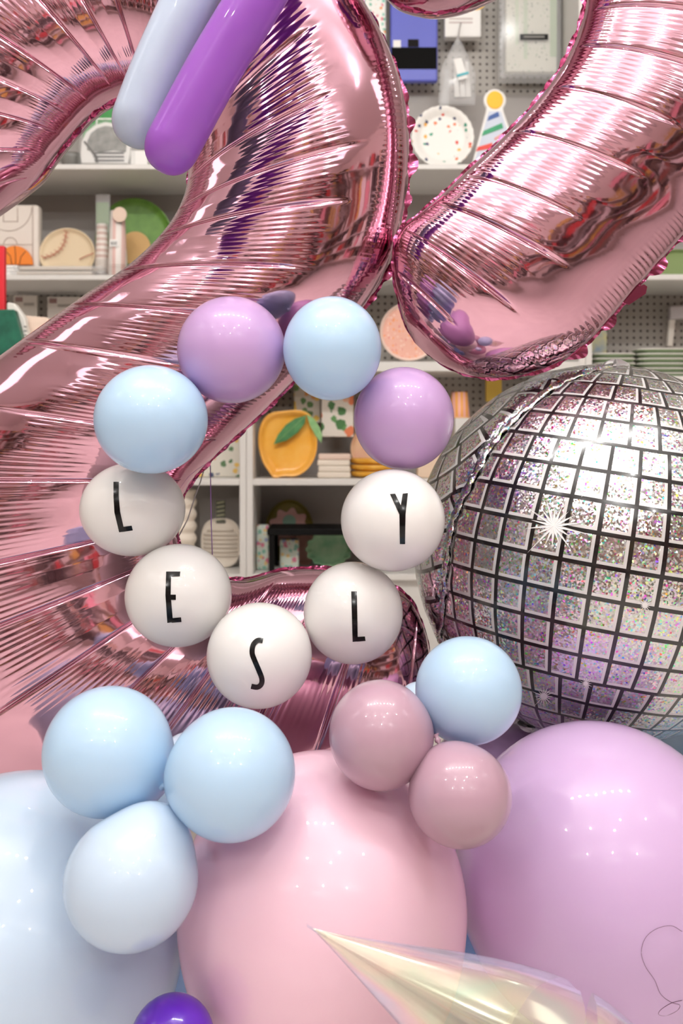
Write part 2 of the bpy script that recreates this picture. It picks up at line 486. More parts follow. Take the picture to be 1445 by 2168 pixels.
balloon('huge pale blue balloon at the lower left, under the blue cluster', 38, 2000, 347, 350, .95, M['pale'], neck=(-.3, .8, -.6), pear=.1)
balloon('huge pink balloon at the bottom centre', 682, 1920, 304, 317, .92, M['pink'], neck=(0, .5, -1), ry_low=385, pear=.05)
balloon('huge pale lilac balloon at the lower right, under the disco ball', 1266, 1850, 301, 312, 1.02, M['biglilac'], neck=(.3, 1, -.5), ry_low=325, pear=.1)
Q1 = 'blue cluster on the lower left'
balloon('light blue balloon at the top left of the blue cluster', 229, 1590, 135, 134, .86, M['blue'], neck=(.75, .3, -.62), group=Q1, pear=.14)
balloon('light blue balloon of the cluster that touches the pink balloon', 490, 1638, 135, 136, .82, M['blue'], neck=(-.85, .32, -.26), group=Q1, pear=.12)
balloon('pale blue balloon hanging lowest in the blue cluster', 278, 1864, 140, 137, .80, M['pale'], neck=(.4, .3, .85), group=Q1, pear=.2)
balloon('pale blue balloon hidden behind the middle of the blue cluster', 398, 1652, 78, 100, 1.0, M['pale'], neck=(-.2, -1, -.1), group=Q1)
Q2 = 'mauve and blue cluster'
balloon('mauve balloon at the left of its cluster, just right of pink balloon top', 805, 1555, 109, 113, .865, M['mauve'], neck=(.9, .5, -.15), group=Q2, pear=.1)
balloon('lower mauve balloon wedged between the pink and lilac giants', 973, 1683, 109, 106, .838, M['mauve'], neck=(-.35, .5, .85), group=Q2, pear=.05)
balloon('light blue balloon in front of the disco ball, above a mauve one', 991, 1461, 112, 112, .9, M['blue'], neck=(-.6, .5, -.65), group=Q2, pear=.1)
balloon('pale blue balloon peeking out between the mauve and blue cluster balloons', 888, 1500, 52, 56, 1.0, M['pale'], neck=(.2, -1, -.4), group=Q2)
balloon('deep violet balloon cut off by the bottom edge of the photo', 364, 2206, 90, 92, .79, M['violet'], neck=(0, .3, -1))
balloon('sky blue balloon in the gap between pale blue and pink giants', 385, 2005, 124, 124, 1.12, M['skyblue'], neck=(0, 1, -.1), ry_low=255)
balloon('sky blue balloon in the gap between pink and lilac giants', 985, 2050, 118, 130, 1.17, M['skyblue'], neck=(0, 1, -.5))
balloon('sky blue balloon behind the lilac giant, under disco ball right edge', 1540, 1760, 245, 240, 1.42, M['blue'], neck=(0, 1, -.3))
balloon('lilac balloon in shade behind the mauve cluster and under disco ball', 1062, 1695, 172, 172, 1.35, M['lilac'], neck=(0, 1, -.3))

def long_balloon(label, px, r_px, Y, mat):
    pts = []
    n = len(px)
    cs = [P(a, b, y) for a, b, y in px]
    for i in range(n - 1):
        p0, p1, p2, p3 = cs[max(i - 1, 0)], cs[i], cs[i + 1], cs[min(i + 2, n - 1)]
        for k in range(10):
            t = k / 10
            pts.append(.5 * (2 * p1 + (p2 - p0) * t + (2 * p0 - 5 * p1 + 4 * p2 - p3) * t * t + (3 * p1 - p0 - 3 * p2 + p3) * t ** 3))
    pts.append(cs[-1])
    R = r_px * Y / F; V, Fc = [], []; nn = 40
    # end caps: extra rings
    d0 = (pts[0] - pts[1]).normalized(); d1 = (pts[-1] - pts[-2]).normalized()
    rings = [(pts[0] + d0 * R * 1.05 * math.sin(t), R * math.cos(t) ** .8) for t in np.linspace(1.5, .1, 10)] + [(p, R) for p in pts] + [(pts[-1] + d1 * R * math.sin(t), R * math.cos(t)) for t in np.linspace(.1, 1.5, 8)]
    axis = (pts[-1] - pts[0]).normalized(); u = axis.cross(Vector((0, 1, 0))).normalized(); w = axis.cross(u).normalized()
    for c, r in rings:
        for k in range(nn):
            t = 2 * math.pi * k / nn; V.append(tuple(c + u * math.cos(t) * r + w * math.sin(t) * r))
    for i in range(len(rings) - 1):
        for k in range(nn):
            l = (k + 1) % nn; Fc.append((i * nn + k, i * nn + l, (i + 1) * nn + l, (i + 1) * nn + k))
    Fc.append(list(range(nn))[::-1]); Fc.append([(len(rings) - 1) * nn + k for k in range(nn)])
    o = link_mesh('modelling_balloon', V, Fc, mat, loc=tuple(pts[0]))
    return tag(o, label, 'balloon', 'long balloons wound round the first digit')
long_balloon('long grey-blue balloon crossing the upper left digit, left of the purple one', [(295, 250, 1.095), (334, 150, 1.09), (402, 0, 1.085), (462, -130, 1.095), (530, -290, 1.13)], 57, 1.09, M['greyblue'])
long_balloon('long purple balloon crossing the upper left digit, right of the grey-blue one', [(366, 306, 1.05), (450, 150, 1.045), (540, 0, 1.04), (616, -130, 1.05), (700, -290, 1.09)], 58, 1.045, M['purple'])

# ------------------------------------------------------------------ foil digit balloons
def hermite(t, T, Y):
    T = np.asarray(T); Y = np.asarray(Y, dtype=float)
    m = np.zeros_like(Y)
    h = np.diff(T)
    sl = np.diff(Y, axis=0) / h[:, None]
    m[1:-1] = (sl[:-1] * h[1:, None] + sl[1:] * h[:-1, None]) / (h[1:] + h[:-1])[:, None]
    m[0] = sl[0]; m[-1] = sl[-1]
    i = np.clip(np.searchsorted(T, t, side='right') - 1, 0, len(T) - 2)
    hh = h[i]; u = (t - T[i]) / hh
    u = u[:, None]; hh = hh[:, None]
    return (2 * u ** 3 - 3 * u ** 2 + 1) * Y[i] + (u ** 3 - 2 * u ** 2 + u) * hh * m[i] + (-2 * u ** 3 + 3 * u ** 2) * Y[i + 1] + (u ** 3 - u ** 2) * hh * m[i + 1]

def sst(a, b, x):
    t = np.clip((x - a) / (b - a), 0, 1); return t * t * (3 - 2 * t)

def noise1(x, seed, octs=((1, 1), (2.3, .5), (5.1, .25))):
    r = np.random.default_rng(seed); out = 0
    for f, a in octs: out = out + a * np.sin(x * f + r.uniform(0, 6.28)) 
    return out

def foil_digit(label, pairs, Y0, kdepth, dmax, seed, pleat=1.0, crease_gap=.075, band=(.27, .66), reach0=.72, split=2.0, lobes=None, band2=(.36, .6), gap2=.11):
    pr = np.array(pairs, dtype=float)
    r = np.random.default_rng(seed)
    mids = (pr[:, :2] + pr[:, 2:]) / 2
    half = (np.linalg.norm(np.diff(pr[:, :2], axis=0), axis=1) + np.linalg.norm(np.diff(pr[:, 2:], axis=0), axis=1)) / 2
    T = np.concatenate([[0], np.cumsum(np.maximum(half, 20))])
    n = int(T[-1] / 2.4); t = np.linspace(0, T[-1], n)
    R = hermite(t, T, pr)
    W = R * 1.0
    A = np.stack([(W[:, 0] - CX) / F * Y0, CZ - (W[:, 1] - HY) / F * Y0], 1)
    B = np.stack([(W[:, 2] - CX) / F * Y0, CZ - (W[:, 3] - HY) / F * Y0], 1)
    s = t * Y0 / F                                     # metres along
    w = np.linalg.norm(B - A, axis=1) / 2
    ends = np.minimum(s, s[-1] - s)
    # smooth depth
    d = np.minimum(kdepth * w, dmax)
    ker = np.ones(41) / 41; d = np.convolve(np.pad(d, 20, mode='edge'), ker, 'valid')
    d = d * np.sqrt(np.clip(1 - (1 - np.clip(ends / .07, 0, 1)) ** 2, 0, 1))
    spA = np.linalg.norm(np.gradient(A, axis=0), axis=1); spB = np.linalg.norm(np.gradient(B, axis=0), axis=1)
    k2 = np.ones(61) / 61
    curv = np.convolve(np.pad((spB - spA) / (spA + spB + 1e-9), 30, mode='edge'), k2, 'valid')   # >0: A is the inner side
    nt = 110
    th = np.linspace(-math.pi / 2, math.pi / 2, nt)
    tt = np.sin(th); cc = np.cos(th)
    ctr = (A + B) / 2; lat = (B - A) / 2
    # crease positions
    prog = s / s[-1]; lowp = sst(split - .06, split + .06, prog)
    cr = []; q = .03 + r.uniform(0, .03)
    while q < s[-1] - .02:
        i = np.searchsorted(s, q); i = min(i, n - 1)
        cr.append(q); q += (crease_gap + (gap2 - crease_gap) * lowp[i]) * r.uniform(.8, 1.25) / (1 + .5 * abs(curv[i]))
    cr = np.array(cr)
    dist = s[:, None] - cr[None, :]
    near = np.abs(dist).min(axis=1)
    ia = np.abs(dist).argmin(axis=1)
    gro = np.zeros((n, len(cr)))
    uA = (tt + 1) / 2                                   # 0 at A, 1 at B
    inner = np.where(curv[:, None] > 0, uA[None, :], 1 - uA[None, :])
    ac = np.clip(np.abs(curv) / .25, 0, 1)[:, None]
    reach = reach0 + .12 * noise1(s * 30, seed + 3)[:, None] * .4
    win_c = sst(.015, .09, inner) * (1 - sst(reach - .15, reach + .05, inner))
    depth_c = (r.uniform(.6, 1.25, len(cr)))[ia]
    disp = -.0046 * (depth_c * np.exp(-(near / .0019) ** 2))[:, None] * win_c * (.35 + .65 * ac)
    # billow between creases
    disp += .0016 * (np.clip(near / .03, 0, 1) ** .7)[:, None] * win_c
    # pleats: bands of fine ribs in the middle of the tube
    ph = 2 * math.pi * s / .0078 + 1.2 * noise1(s * 40, seed + 5)
    jit = noise1(ph * .5, seed + 9, ((1, .6), (1.7, .5)))
    lo = band[0] + (band2[0] - band[0]) * lowp + .06 * noise1(s * 55, seed + 1) * .6 + .035 * np.sin(ph * .5 + jit); hi = band[1] + (band2[1] - band[1]) * lowp + .03 * noise1(s * 45, seed + 2) + .02 * np.sin(ph + jit)
    win_p = sst(lo[:, None] - .08, lo[:, None] + .12, inner) * (1 - sst(hi[:, None] - .05, hi[:, None] + .012, inner))
    amp = .5 + .5 * np.clip(noise1(s * 22, seed + 7) * .6 + .5, 0, 1)
    rib = (np.abs(np.sin(ph / 2 + .25 * jit)) ** .8 - .6)
    ribs = rib[:, None] * np.ones_like(tt)[None, :]
    # ribs wander a little across the tube
    wob = .1 * np.sin(tt[None, :] * 5 + s[:, None] * 60)
    ribs = np.abs(np.sin((ph[:, None] / 2) + .25 * jit[:, None] + wob)) ** .8 - .6
    disp += pleat * .00072 * ribs * win_p * amp[:, None] * (.45 + .55 * ac)
    # small ribs along the edges
    rib2 = np.sin(2 * math.pi * s / .0062 + 1.5 * noise1(s * 60, seed + 11))
    we = sst(.02, .06, inner) * (1 - sst(.09, .16, inner)) + .8 * sst(.86, .92, inner) * (1 - sst(.95, .985, inner))
    disp += .0004 * (1 - .7 * lowp)[:, None] * rib2[:, None] * we * (.4 + .6 * np.clip(noise1(s * 18, seed + 12) + .5, 0, 1))[:, None]
    # broad unevenness of the film
    disp += .0008 * np.sin(s[:, None] * 31 + tt[None, :] * 2.2 + seed) * cc[None, :] + .0003 * np.sin(s[:, None] * 74 + tt[None, :] * 4.1)* cc[None, :]
    fade = np.clip(ends / .03, 0, 1)[:, None]
    disp *= fade * np.clip(cc[None, :] * 5, 0, 1)
    yy = -(d[:, None] * cc[None, :] ** .9)
    lw = w[:, None]
    latn = lat / np.maximum(w, 1e-6)[:, None]
    nx = tt[None, :] * 1.0; ny = cc[None, :]
    X = ctr[:, None, 0] + lat[:, None, 0] * tt[None, :] + latn[:, None, 0] * disp * nx
    Z = ctr[:, None, 1] + lat[:, None, 1] * tt[None, :] + latn[:, None, 1] * disp * nx
    Yf = Y0 + yy - disp * ny
    front = np.stack([X, Yf, Z], 2).reshape(-1, 3)
    idx = np.arange(n * nt).reshape(n, nt)
    f1 = np.stack([idx[:-1, :-1], idx[:-1, 1:], idx[1:, 1:], idx[1:, :-1]], -1).reshape(-1, 4)
    # back, coarser
    sb = np.arange(0, n, 5);  sb[-1] = n - 1
    jb = np.arange(0, nt, 3); jb = np.append(jb[jb < nt - 1], nt - 1)
    Xb = (ctr[:, None, 0] + lat[:, None, 0] * tt[None, :])[np.ix_(sb, jb)]; Zb = (ctr[:, None, 1] + lat[:, None, 1] * tt[None, :])[np.ix_(sb, jb)]
    Yb = (Y0 + d[:, None] * cc[None, :] ** .9 + .0)[np.ix_(sb, jb)]
    Yb = Yb + .0015 * np.sin(np.arange(len(sb))[:, None] * .9) * cc[jb][None, :]
    back = np.stack([Xb, Yb, Zb], 2).reshape(-1, 3)
    ib = np.arange(len(sb) * len(jb)).reshape(len(sb), len(jb)) + len(front)
    f2 = np.stack([ib[:-1, :-1], ib[1:, :-1], ib[1:, 1:], ib[:-1, 1:]], -1).reshape(-1, 4)
    V = np.concatenate([front, back]); Fc = np.concatenate([f1, f2])
    low = V[V[:, 2].argmin()]
    o = bpy.data.objects.new('foil_digit_balloon', None); COL.objects.link(o)
    o.location = (float(V[:, 0].mean()), Y0, float(V[:, 2].min())); tag(o, label, 'balloon')
    body = link_mesh('balloon_body', V, Fc, M['pink_foil'], o)
    # welded seam: crimped ribbon all round the outline
    loop = np.concatenate([A, ctr[-1:] * 0 + B[-1:], B[::-1][1:], A[:1]])
    out = np.concatenate([-latn, latn[-1:], latn[::-1][1:], -latn[:1]])
    seg = np.concatenate([[0], np.cumsum(np.linalg.norm(np.diff(loop, axis=0), axis=1))])
    sc_ = noise1(seg * 95, seed + 20, ((1, .8), (2.1, .6), (3.7, .4)))
    wid = .0018 + .0022 * np.clip(sc_ * .6 + .45, 0, 1) + .0012 * np.abs(np.sin(seg * 2 * math.pi / .06))
    if lobes:
        mk = ((R[:, 2] > lobes[0]) & (R[:, 2] < lobes[2]) & (R[:, 3] > lobes[1]) & (R[:, 3] < lobes[3])).astype(float)
        mk = np.convolve(np.pad(mk, 15, mode='edge'), np.ones(31) / 31, 'valid')
        lm = np.concatenate([np.zeros(n), mk[-1:], mk[::-1][1:], [0]])
        wid = wid + lm * .0085 * np.clip(np.sin(seg * 2 * math.pi / .05) * .8 + .45 * np.sin(seg * 2 * math.pi / .083), 0, 1) ** .6
    yv = .0006 * np.sin(seg * 2 * math.pi / .013 + 2 * sc_) + .0012 * np.sin(seg * 2 * math.pi / .037)
    rowsv = []
    for fr in (-.6, 0.0, .5, 1.0):
        q = loop + out * (wid * fr)[:, None]
        rowsv.append(np.stack([q[:, 0], Y0 + yv * max(fr, 0), q[:, 1]], 1))
    m = len(loop); V2 = np.concatenate(rowsv)
    F2 = []
    for k in range(3):
        for i in range(m - 1): F2.append((k * m + i, k * m + i + 1, (k + 1) * m + i + 1, (k + 1) * m + i))
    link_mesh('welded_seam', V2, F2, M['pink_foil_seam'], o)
    return o

two = [(60, 400, -120, 540), (95, 365, -235, 500), (120, 332, -290, 370), (150, 295, -300, 200), (195, 245, -240, 20), (245, 213, -100, -140), (305, 200, 120, -250), (352, 222, 420, -265), (385, 280, 655, -130),
       (400, 345, 785, 35), (395, 412, 850, 190), (368, 472, 866, 320), (325, 525, 855, 450), (270, 573, 822, 570), (200, 620, 768, 655), (100, 690, 655, 775), (-20, 778, 550, 880), (-150, 890, 462, 960),
       (-260, 1030, 405, 1022), (-315, 1180, 378, 1078), (-310, 1330, 375, 1130), (-240, 1480, 392, 1180), (-110, 1600, 435, 1215), (40, 1670, 505, 1226), (240, 1705, 600, 1206), (460, 1715, 705, 1205), (660, 1705, 800, 1225), (800, 1670, 868, 1270), (870, 1600, 902, 1345), (905, 1530, 914, 1420)]
foil_digit('large pink foil digit balloon on the left, shaped like a 2', two, 1.29, .62, .115, 11, pleat=1.0, crease_gap=.085, band=(.32, .7), split=.52, lobes=(790, 185, 900, 640))
five = [(900, -760, 960, -1120), (800, -745, 800, -1110), (770, -640, 1100, -900), (766, -440, 1130, -640), (768, -200, 1120, -470), (785, -60, 1130, -440), (830, 0, 1150, -440), (890, 24, 1190, -445), (960, 22, 1260, -440), (1030, -5, 1350, -420), (1110, -45, 1470, -360), (1180, -62, 1570, -260),
        (1222, -45, 1635, -120), (1237, 0, 1660, 30), (1222, 65, 1652, 170), (1188, 140, 1605, 300), (1120, 232, 1520, 425), (1050, 305, 1450, 492), (985, 365, 1380, 570), (925, 422, 1318, 640), (882, 458, 1262, 705), (852, 484, 1205, 755), (836, 515, 1140, 785), (832, 565, 1070, 800), (840, 625, 1000, 797), (858, 690, 940, 775), (880, 728, 900, 748)]
dig5 = foil_digit('large pink foil digit balloon on the right, bottom curve of a 5', five, 1.235, .60, .11, 23, pleat=.75, crease_gap=.075, band=(.07, .5), reach0=.6, lobes=(1175, 500, 1450, 775))
# hanging tab of the seam, with a punched hole
c = P(1352, 622, 1.235)
tabp = [(pxx(a, 1.235), pz(b, 1.235)) for a, b in [(1318, 640), (1340, 612), (1362, 602), (1369, 607), (1366, 622), (1348, 634), (1330, 646)]]
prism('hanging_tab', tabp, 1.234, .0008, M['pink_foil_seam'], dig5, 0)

# ------------------------------------------------------------------ disco ball balloon
def disco():
    Y0 = 1.3; c = P(1270, 1165, Y0); R = 400 * Y0 / F
    # apparent limb of a sphere is wider than R at its centre distance: shrink to the silhouette
    dist = (c - Vector((0, 0, CZ))).length
    R = R * math.cos(math.asin(R / dist)) * 1.0
    root = thing('disco_ball_balloon', 'round silver foil balloon printed with black-lined mirror tiles, on the right', 'balloon', (c.x, c.y, c.z - R))
    seam_px = [(1300, 772), (1240, 784), (1180, 809), (1119, 853), (1070, 898), (1034, 942), (1002, 999), (973, 1056), (953, 1104), (941, 1165), (934, 1230), (930, 1300), (934, 1370), (950, 1440)]
    e = Vector((0, 0, CZ))
    def hit(px, py):
        d = Vector(((px - CX) / F, 1, -(py - HY) / F)); o = e - c
        A = d.dot(d); B = 2 * o.dot(d); Cc = o.dot(o) - R * R; D = B * B - 4 * A * Cc
        t = (-B - math.sqrt(max(D, 0))) / (2 * A); return ((e + d * t) - c).normalized()
    sm = np.array([tuple(hit(*p)) for p in seam_px])
    # refine
    T = np.linspace(0, 1, len(sm)); sm = hermite(np.linspace(0, 1, 160), T, sm); sm /= np.linalg.norm(sm, axis=1)[:, None]
    tang = np.gradient(sm, axis=0)
    def seam_info(D):
        dot = D @ sm.T; j = dot.argmax(axis=1); dist = np.arccos(np.clip(dot[np.arange(len(D)), j], -1, 1))
        side = np.einsum('ij,ij->i', np.cross(tang[j], sm[j]), D)      # sign tells the side panel from the front panel
        return dist, side, j / len(sm)
    def displaced(D):
        dist, side, u = seam_info(D)
        r = np.ones(len(D))
        r -= .035 * np.exp(-(dist / .035) ** 2)
        ru = np.sin(u * 150 + 2 * np.sin(u * 37)) * .5 + np.sin(u * 83 + 1) * .5
        r += .006 * ru * np.exp(-((dist - .05) / .05) ** 2)
        r += .0012 * np.sin(D[:, 0] * 23 + D[:, 2] * 9) + .001 * np.sin(D[:, 2] * 31 - D[:, 0] * 12)
        return r
    # which sign is the front panel?
    d_c, s_c, _ = seam_info(np.array([tuple(hit(1270, 1165))])); front_sign = np.sign(s_c[0])
    def grid(rot_deg, keep_front, bands, nfun, off=0):
        a = math.radians(rot_deg)
        Rm = np.array([[math.cos(a), 0, math.sin(a)], [0, 1, 0], [-math.sin(a), 0, math.cos(a)]])
        V, Fc, mi = [], [], []
        edges = np.linspace(-math.pi / 2, math.pi / 2, bands + 1)
        ub = [0, .068] + list(np.linspace(.068, .832, 7)[1:]) + [.935, 1.0]
        um = [0] + [1] * 6 + [2] + [0]
        vb = [0, .068, .168] + list(np.linspace(.168, .935, 7)[1:]) + [1.0]
        vm = [0, 2] + [1] * 6 + [0]
        for bnd in range(bands):
            l0, l1 = edges[bnd], edges[bnd + 1]; n = nfun((l0 + l1) / 2)
            us = [(k + u) / n * 2 * math.pi for k in range(n) for u in ub[:-1]]
            umi = [m_ for k in range(n) for m_ in um]
            base = len(V); nu = len(us)
            for v in vb:
                la = l0 + (l1 - l0) * v
                for lo in us:
                    lo2 = lo + off + bnd * .0
                    V.append((math.cos(la) * math.cos(lo2), math.cos(la) * math.sin(lo2), math.sin(la)))
            for i in range(len(vb) - 1):
                for j in range(nu):
                    k = (j + 1) % nu
                    Fc.append((base + i * nu + j, base + i * nu + k, base + (i + 1) * nu + k, base + (i + 1) * nu + j))
                    x, y = umi[j], vm[i]
                    mi.append(0 if (x == 0 or y == 0) else (2 if (x == 2 or y == 2) else 1))
        V = np.array(V) @ Rm.T; Fc = np.array(Fc); mi = np.array(mi)
        fc = V[Fc].mean(axis=1); fc /= np.linalg.norm(fc, axis=1)[:, None]
        dd, sd, uu = seam_info(fc)
        # the side panel is the cap beyond the seam on the left; only near the seam's own stretch
        other = (sd * front_sign < 0) & (fc[:, 0] < .3)
        keep = ~other if keep_front else other
        Fc = Fc[keep]; mi = mi[keep]
        used = np.unique(Fc); remap = -np.ones(len(V), dtype=int); remap[used] = np.arange(len(used))
        V = V[used]; Fc = remap[Fc]
        Vw = V * (displaced(V) * R)[:, None] + np.array(c)
        return Vw, Fc, mi
    def nfront(l):
        a = abs(math.degrees(l))
        return 43 if a < 36 else 38 if a < 48 else 32 if a < 58 else 26 if a < 67 else 17 if a < 78 else 9
    mats = [M['disco_black'], M['glitter'], M['disco_white']]
    V, Fc, mi = grid(9, True, 22, nfront, off=.03)
    link_mesh('front_panel', V, Fc, mats, root, midx=mi)
    V, Fc, mi = grid(-42, False, 20, lambda l: max(6, int(38 * math.cos(l))))
    link_mesh('side_panel', V, Fc, mats, root, midx=mi)
    # crimped seam between the panels
    nrm = np.cross(tang, sm); nrm /= np.linalg.norm(nrm, axis=1)[:, None]
    u = np.linspace(0, 1, len(sm)); rows = []
    for f, h in ((-1, .985), (-.4, 1.004), (0, .975), (.4, 1.004), (1, .985)):
        wv = .022 + .007 * np.sin(u * 90)
        q = sm + nrm * (wv * f)[:, None] * .8; q /= np.linalg.norm(q, axis=1)[:, None]
        q = q * (R * (h + .004 * np.sin(u * 160 + f * 2)))[:, None]; rows.append(q + np.array(c))
    m = len(sm); Fs = [(k * m + i, k * m + i + 1, (k + 1) * m + i + 1, (k + 1) * m + i) for k in range(4) for i in range(m - 1)]
    link_mesh('panel_seam', np.concatenate(rows), Fs, M['glitter'], root)
    # gathered top and bottom ends
    for nm, px, py, s in (('gathered_tip', 1303, 771, 1), ('gathered_tip', 1118, 1552, -1)):
        p = np.array(c) + np.array(tuple(hit(px, py))) * R * .985
        V, Fc = [], []
        for i in range(14):
            for k, (h, rr) in enumerate(((0, .020), (.004, .014), (.008, .010), (.011, .005))):
                a = 2 * math.pi * i / 14; w_ = 1 + .35 * (-1) ** i * (k > 0)
                V.append((p[0] + rr * w_ * math.cos(a), p[1] + rr * w_ * math.sin(a), p[2] + s * h))
        for i in range(14):
            j = (i + 1) % 14
            for k in range(3): Fc.append((i * 4 + k, j * 4 + k, j * 4 + k + 1, i * 4 + k + 1))
        Fc.append([i * 4 + 3 for i in range(14)])
        link_mesh(nm, V, Fc, [M['disco_white']], root, loc=tuple(p), smooth=False)
    # printed sparkle stars
    def star(px, py, spikes, rin):
        V = [tuple(np.array(c) + np.array(tuple(hit(px, py))) * R * 1.0035)]; Fc = []
        ring = []
        for i, (a, l) in enumerate(spikes):
            half = 360 / len(spikes) / 2
            ring.append((a - half, rin)); ring.append((a, l))
        prev = []
        for a, l in ring:
            x, y = px + l * math.cos(math.radians(a)), py - l * math.sin(math.radians(a))
            V.append(tuple(np.array(c) + np.array(tuple(hit(x, y))) * R * 1.0035))
        n = len(ring)
        for i in range(n): Fc.append((0, 1 + i, 1 + (i + 1) % n))
        link_mesh('printed_star', V, Fc, M['star'], root, loc=V[0], smooth=False)
    rr = random.Random(3)
    L = [70, 50, 93, 45, 40, 60, 45, 70, 50, 60, 42, 80, 45, 50, 40, 62, 45, 85]
    star(1172, 1113, [(i * 20 + 6, L[i % len(L)]) for i in range(18)], 16)
    star(1151, 1473, [(i * 22.5, 16 + 14 * rr.random()) for i in range(16)], 6)
    star(1239, 1446, [(i * 25.7, 8 + 9 * rr.random()) for i in range(14)], 4)
    star(1364, 1281, [(i * 25.7, 9 + 10 * rr.random()) for i in range(14)], 5)
disco()

# ------------------------------------------------------------------ iridescent starburst balloon
def starburst():
    ctr = P(1190, 2262, .74)
    root = thing('starburst_balloon', 'iridescent see-through starburst balloon with pointed cone, bottom edge of photo', 'balloon', (ctr.x, ctr.y, ctr.z - .12))
    def cone(tip, base, rb, nm='cone_spike'):
        ax = (tip - base); L = ax.length; ax.normalize()
        u = ax.cross(Vector((0, 1, 0))).normalized(); w = ax.cross(u)
        V, Fc = [], []; n = 64; m = 40
        for i in range(m + 1):
            f = i / m; r = rb * (1 - f) * (1 + .55 * f * (1 - f))
            for k in range(n):
                a = 2 * math.pi * k / n; rr = r * (1 + .012 * math.sin(a * 9 + f * 3) + .02 * (1 if k % 32 == 0 else 0)) + (.0006 if k % 32 == 0 else 0)
                V.append(tuple(base + ax * L * f + u * rr * math.cos(a) + w * rr * math.sin(a)))
        for i in range(m):
            for k in range(n):
                l = (k + 1) % n; Fc.append((i * n + k, i * n + l, (i + 1) * n + l, (i + 1) * n + k))
        link_mesh(nm, V, Fc, M['irid'], root, loc=tuple(base))
        # flat crimped tip
        t2 = tip + ax * .006
        link_mesh('tip_tag', [tuple(tip - ax * .012 + w * .003), tuple(tip - ax * .012 - w * .003), tuple(t2 - w * .0025), tuple(t2 + w * .0025)], [(0, 1, 2, 3)], M['irid'], root, loc=tuple(tip), smooth=False)
    base = ctr + (P(655, 1960, .74) - ctr).normalized() * .02
    cone(P(663, 1967, .72), base, .058)
    for t in ((1500, 2330, .72), (1000, 2560, .72), (1330, 2560, .70)):
        tp = P(*t); cone(tp, ctr + (tp - ctr).normalized() * .02, .055)
starburst()

# thin strands
tag(tube('hair_strand', [on_ball(BALLOONS['huge pale lilac balloon at the lower right, under the disco ball'], a, b, .0008) for a, b in hermite(np.linspace(0, 15, 110), np.arange(16), [(1443, 1972), (1420, 1960), (1390, 1966), (1366, 1985), (1357, 2015), (1365, 2045), (1385, 2075), (1398, 2105), (1420, 2122), (1438, 2128), (1432, 2140), (1410, 2150), (1394, 2148), (1398, 2138), (1420, 2124), (1443, 2118)])], .0002, plain('dark_hair', (96, 60, 84), .5)), 'fine dark hair curling over the pale lilac balloon', 'hair')
tag(tube('balloon_ribbon', [P(445, 985, 1.3), P(446, 1060, 1.3), P(447, 1110, 1.3), P(450, 1200, 1.3)], .0007, plain('purple_ribbon', (168, 120, 196), .3)), 'thin purple ribbon hanging in the gap above the letter E', 'ribbon')
tag(tube('balloon_ribbon', [P(431, 997, 1.31), P(424, 1020, 1.31), P(413, 1050, 1.31), P(397, 1100, 1.31), P(365, 1160, 1.31)], .0008, plain('pale_ribbon', (225, 215, 215), .3)), 'thin white ribbon slanting past the first letter L balloon', 'ribbon')

# ------------------------------------------------------------------ the room
RX, RY0, RY1, RZ = 4.2, -4.5, 3.75, 2.95
def slab(name, lo, hi, mat):
    v, f = box_vf(lo, hi); return structure(name, v, f, mat)
slab('floor', (-RX, RY0, -.05), (RX, RY1, 0), mottled('floor_vinyl', (222, 214, 208), (230, 223, 216), 3, .35))
slab('ceiling', (-RX, RY0, RZ), (RX, RY1, RZ + .05), plain('ceiling_paint', (238, 234, 230), .8))
slab('wall_back', (-RX, RY1, 0), (RX, RY1 + .1, RZ), M['wall'])
stock = [plain('stock_%d' % i, c_, .5) for i, c_ in enumerate([(226, 214, 204), (92, 62, 50), (60, 42, 38), (190, 160, 140), (232, 226, 220), (150, 90, 80), (120, 100, 88), (214, 176, 90), (226, 150, 160), (70, 58, 54), (190, 60, 60), (210, 200, 190)])]
def stocked_wall(name, axis, pos, a0, a1, inward):
    """a wall lined with stocked shelves"""
    V, Fc, mi = [], [], []
    def add(lo, hi, m_):
        b = len(V); v, f = box_vf(lo, hi); V.extend(v); Fc.extend([tuple(b + i for i in q) for q in f]); mi.extend([m_] * 6)
    def at(a, b0, b1, d0, d1, z0, z1, m_):
        p0, p1 = sorted((pos + inward * d0, pos + inward * d1))
        if axis == 'y': add((b0, p0, z0), (b1, p1, z1), m_)
        else: add((p0, b0, z0), (p1, b1, z1), m_)
    at(0, a0, a1, -.1, 0, 0, RZ, 0)
    rr = random.Random(hash(name) % 1 + len(name))
    for lv in range(5):
        z = .25 + lv * .42
        at(0, a0 + .1, a1 - .1, 0, .38, z, z + .03, 4)
        x = a0 + .12
        while x < a1 - .4:
            wd = rr.uniform(.1, .38); h = rr.uniform(.14, .36)
            at(0, x, x + wd, .05, .34, z + .03, z + .03 + h, rr.randrange(len(stock))); x += wd + rr.uniform(.01, .08)
    return structure(name, V, Fc, stock, mi)
stocked_wall('wall_front', 'y', RY0, -RX, RX, 1)
stocked_wall('wall_left', 'x', -RX, RY0, RY1, 1)
stocked_wall('wall_right', 'x', RX, RY0, RY1, -1)

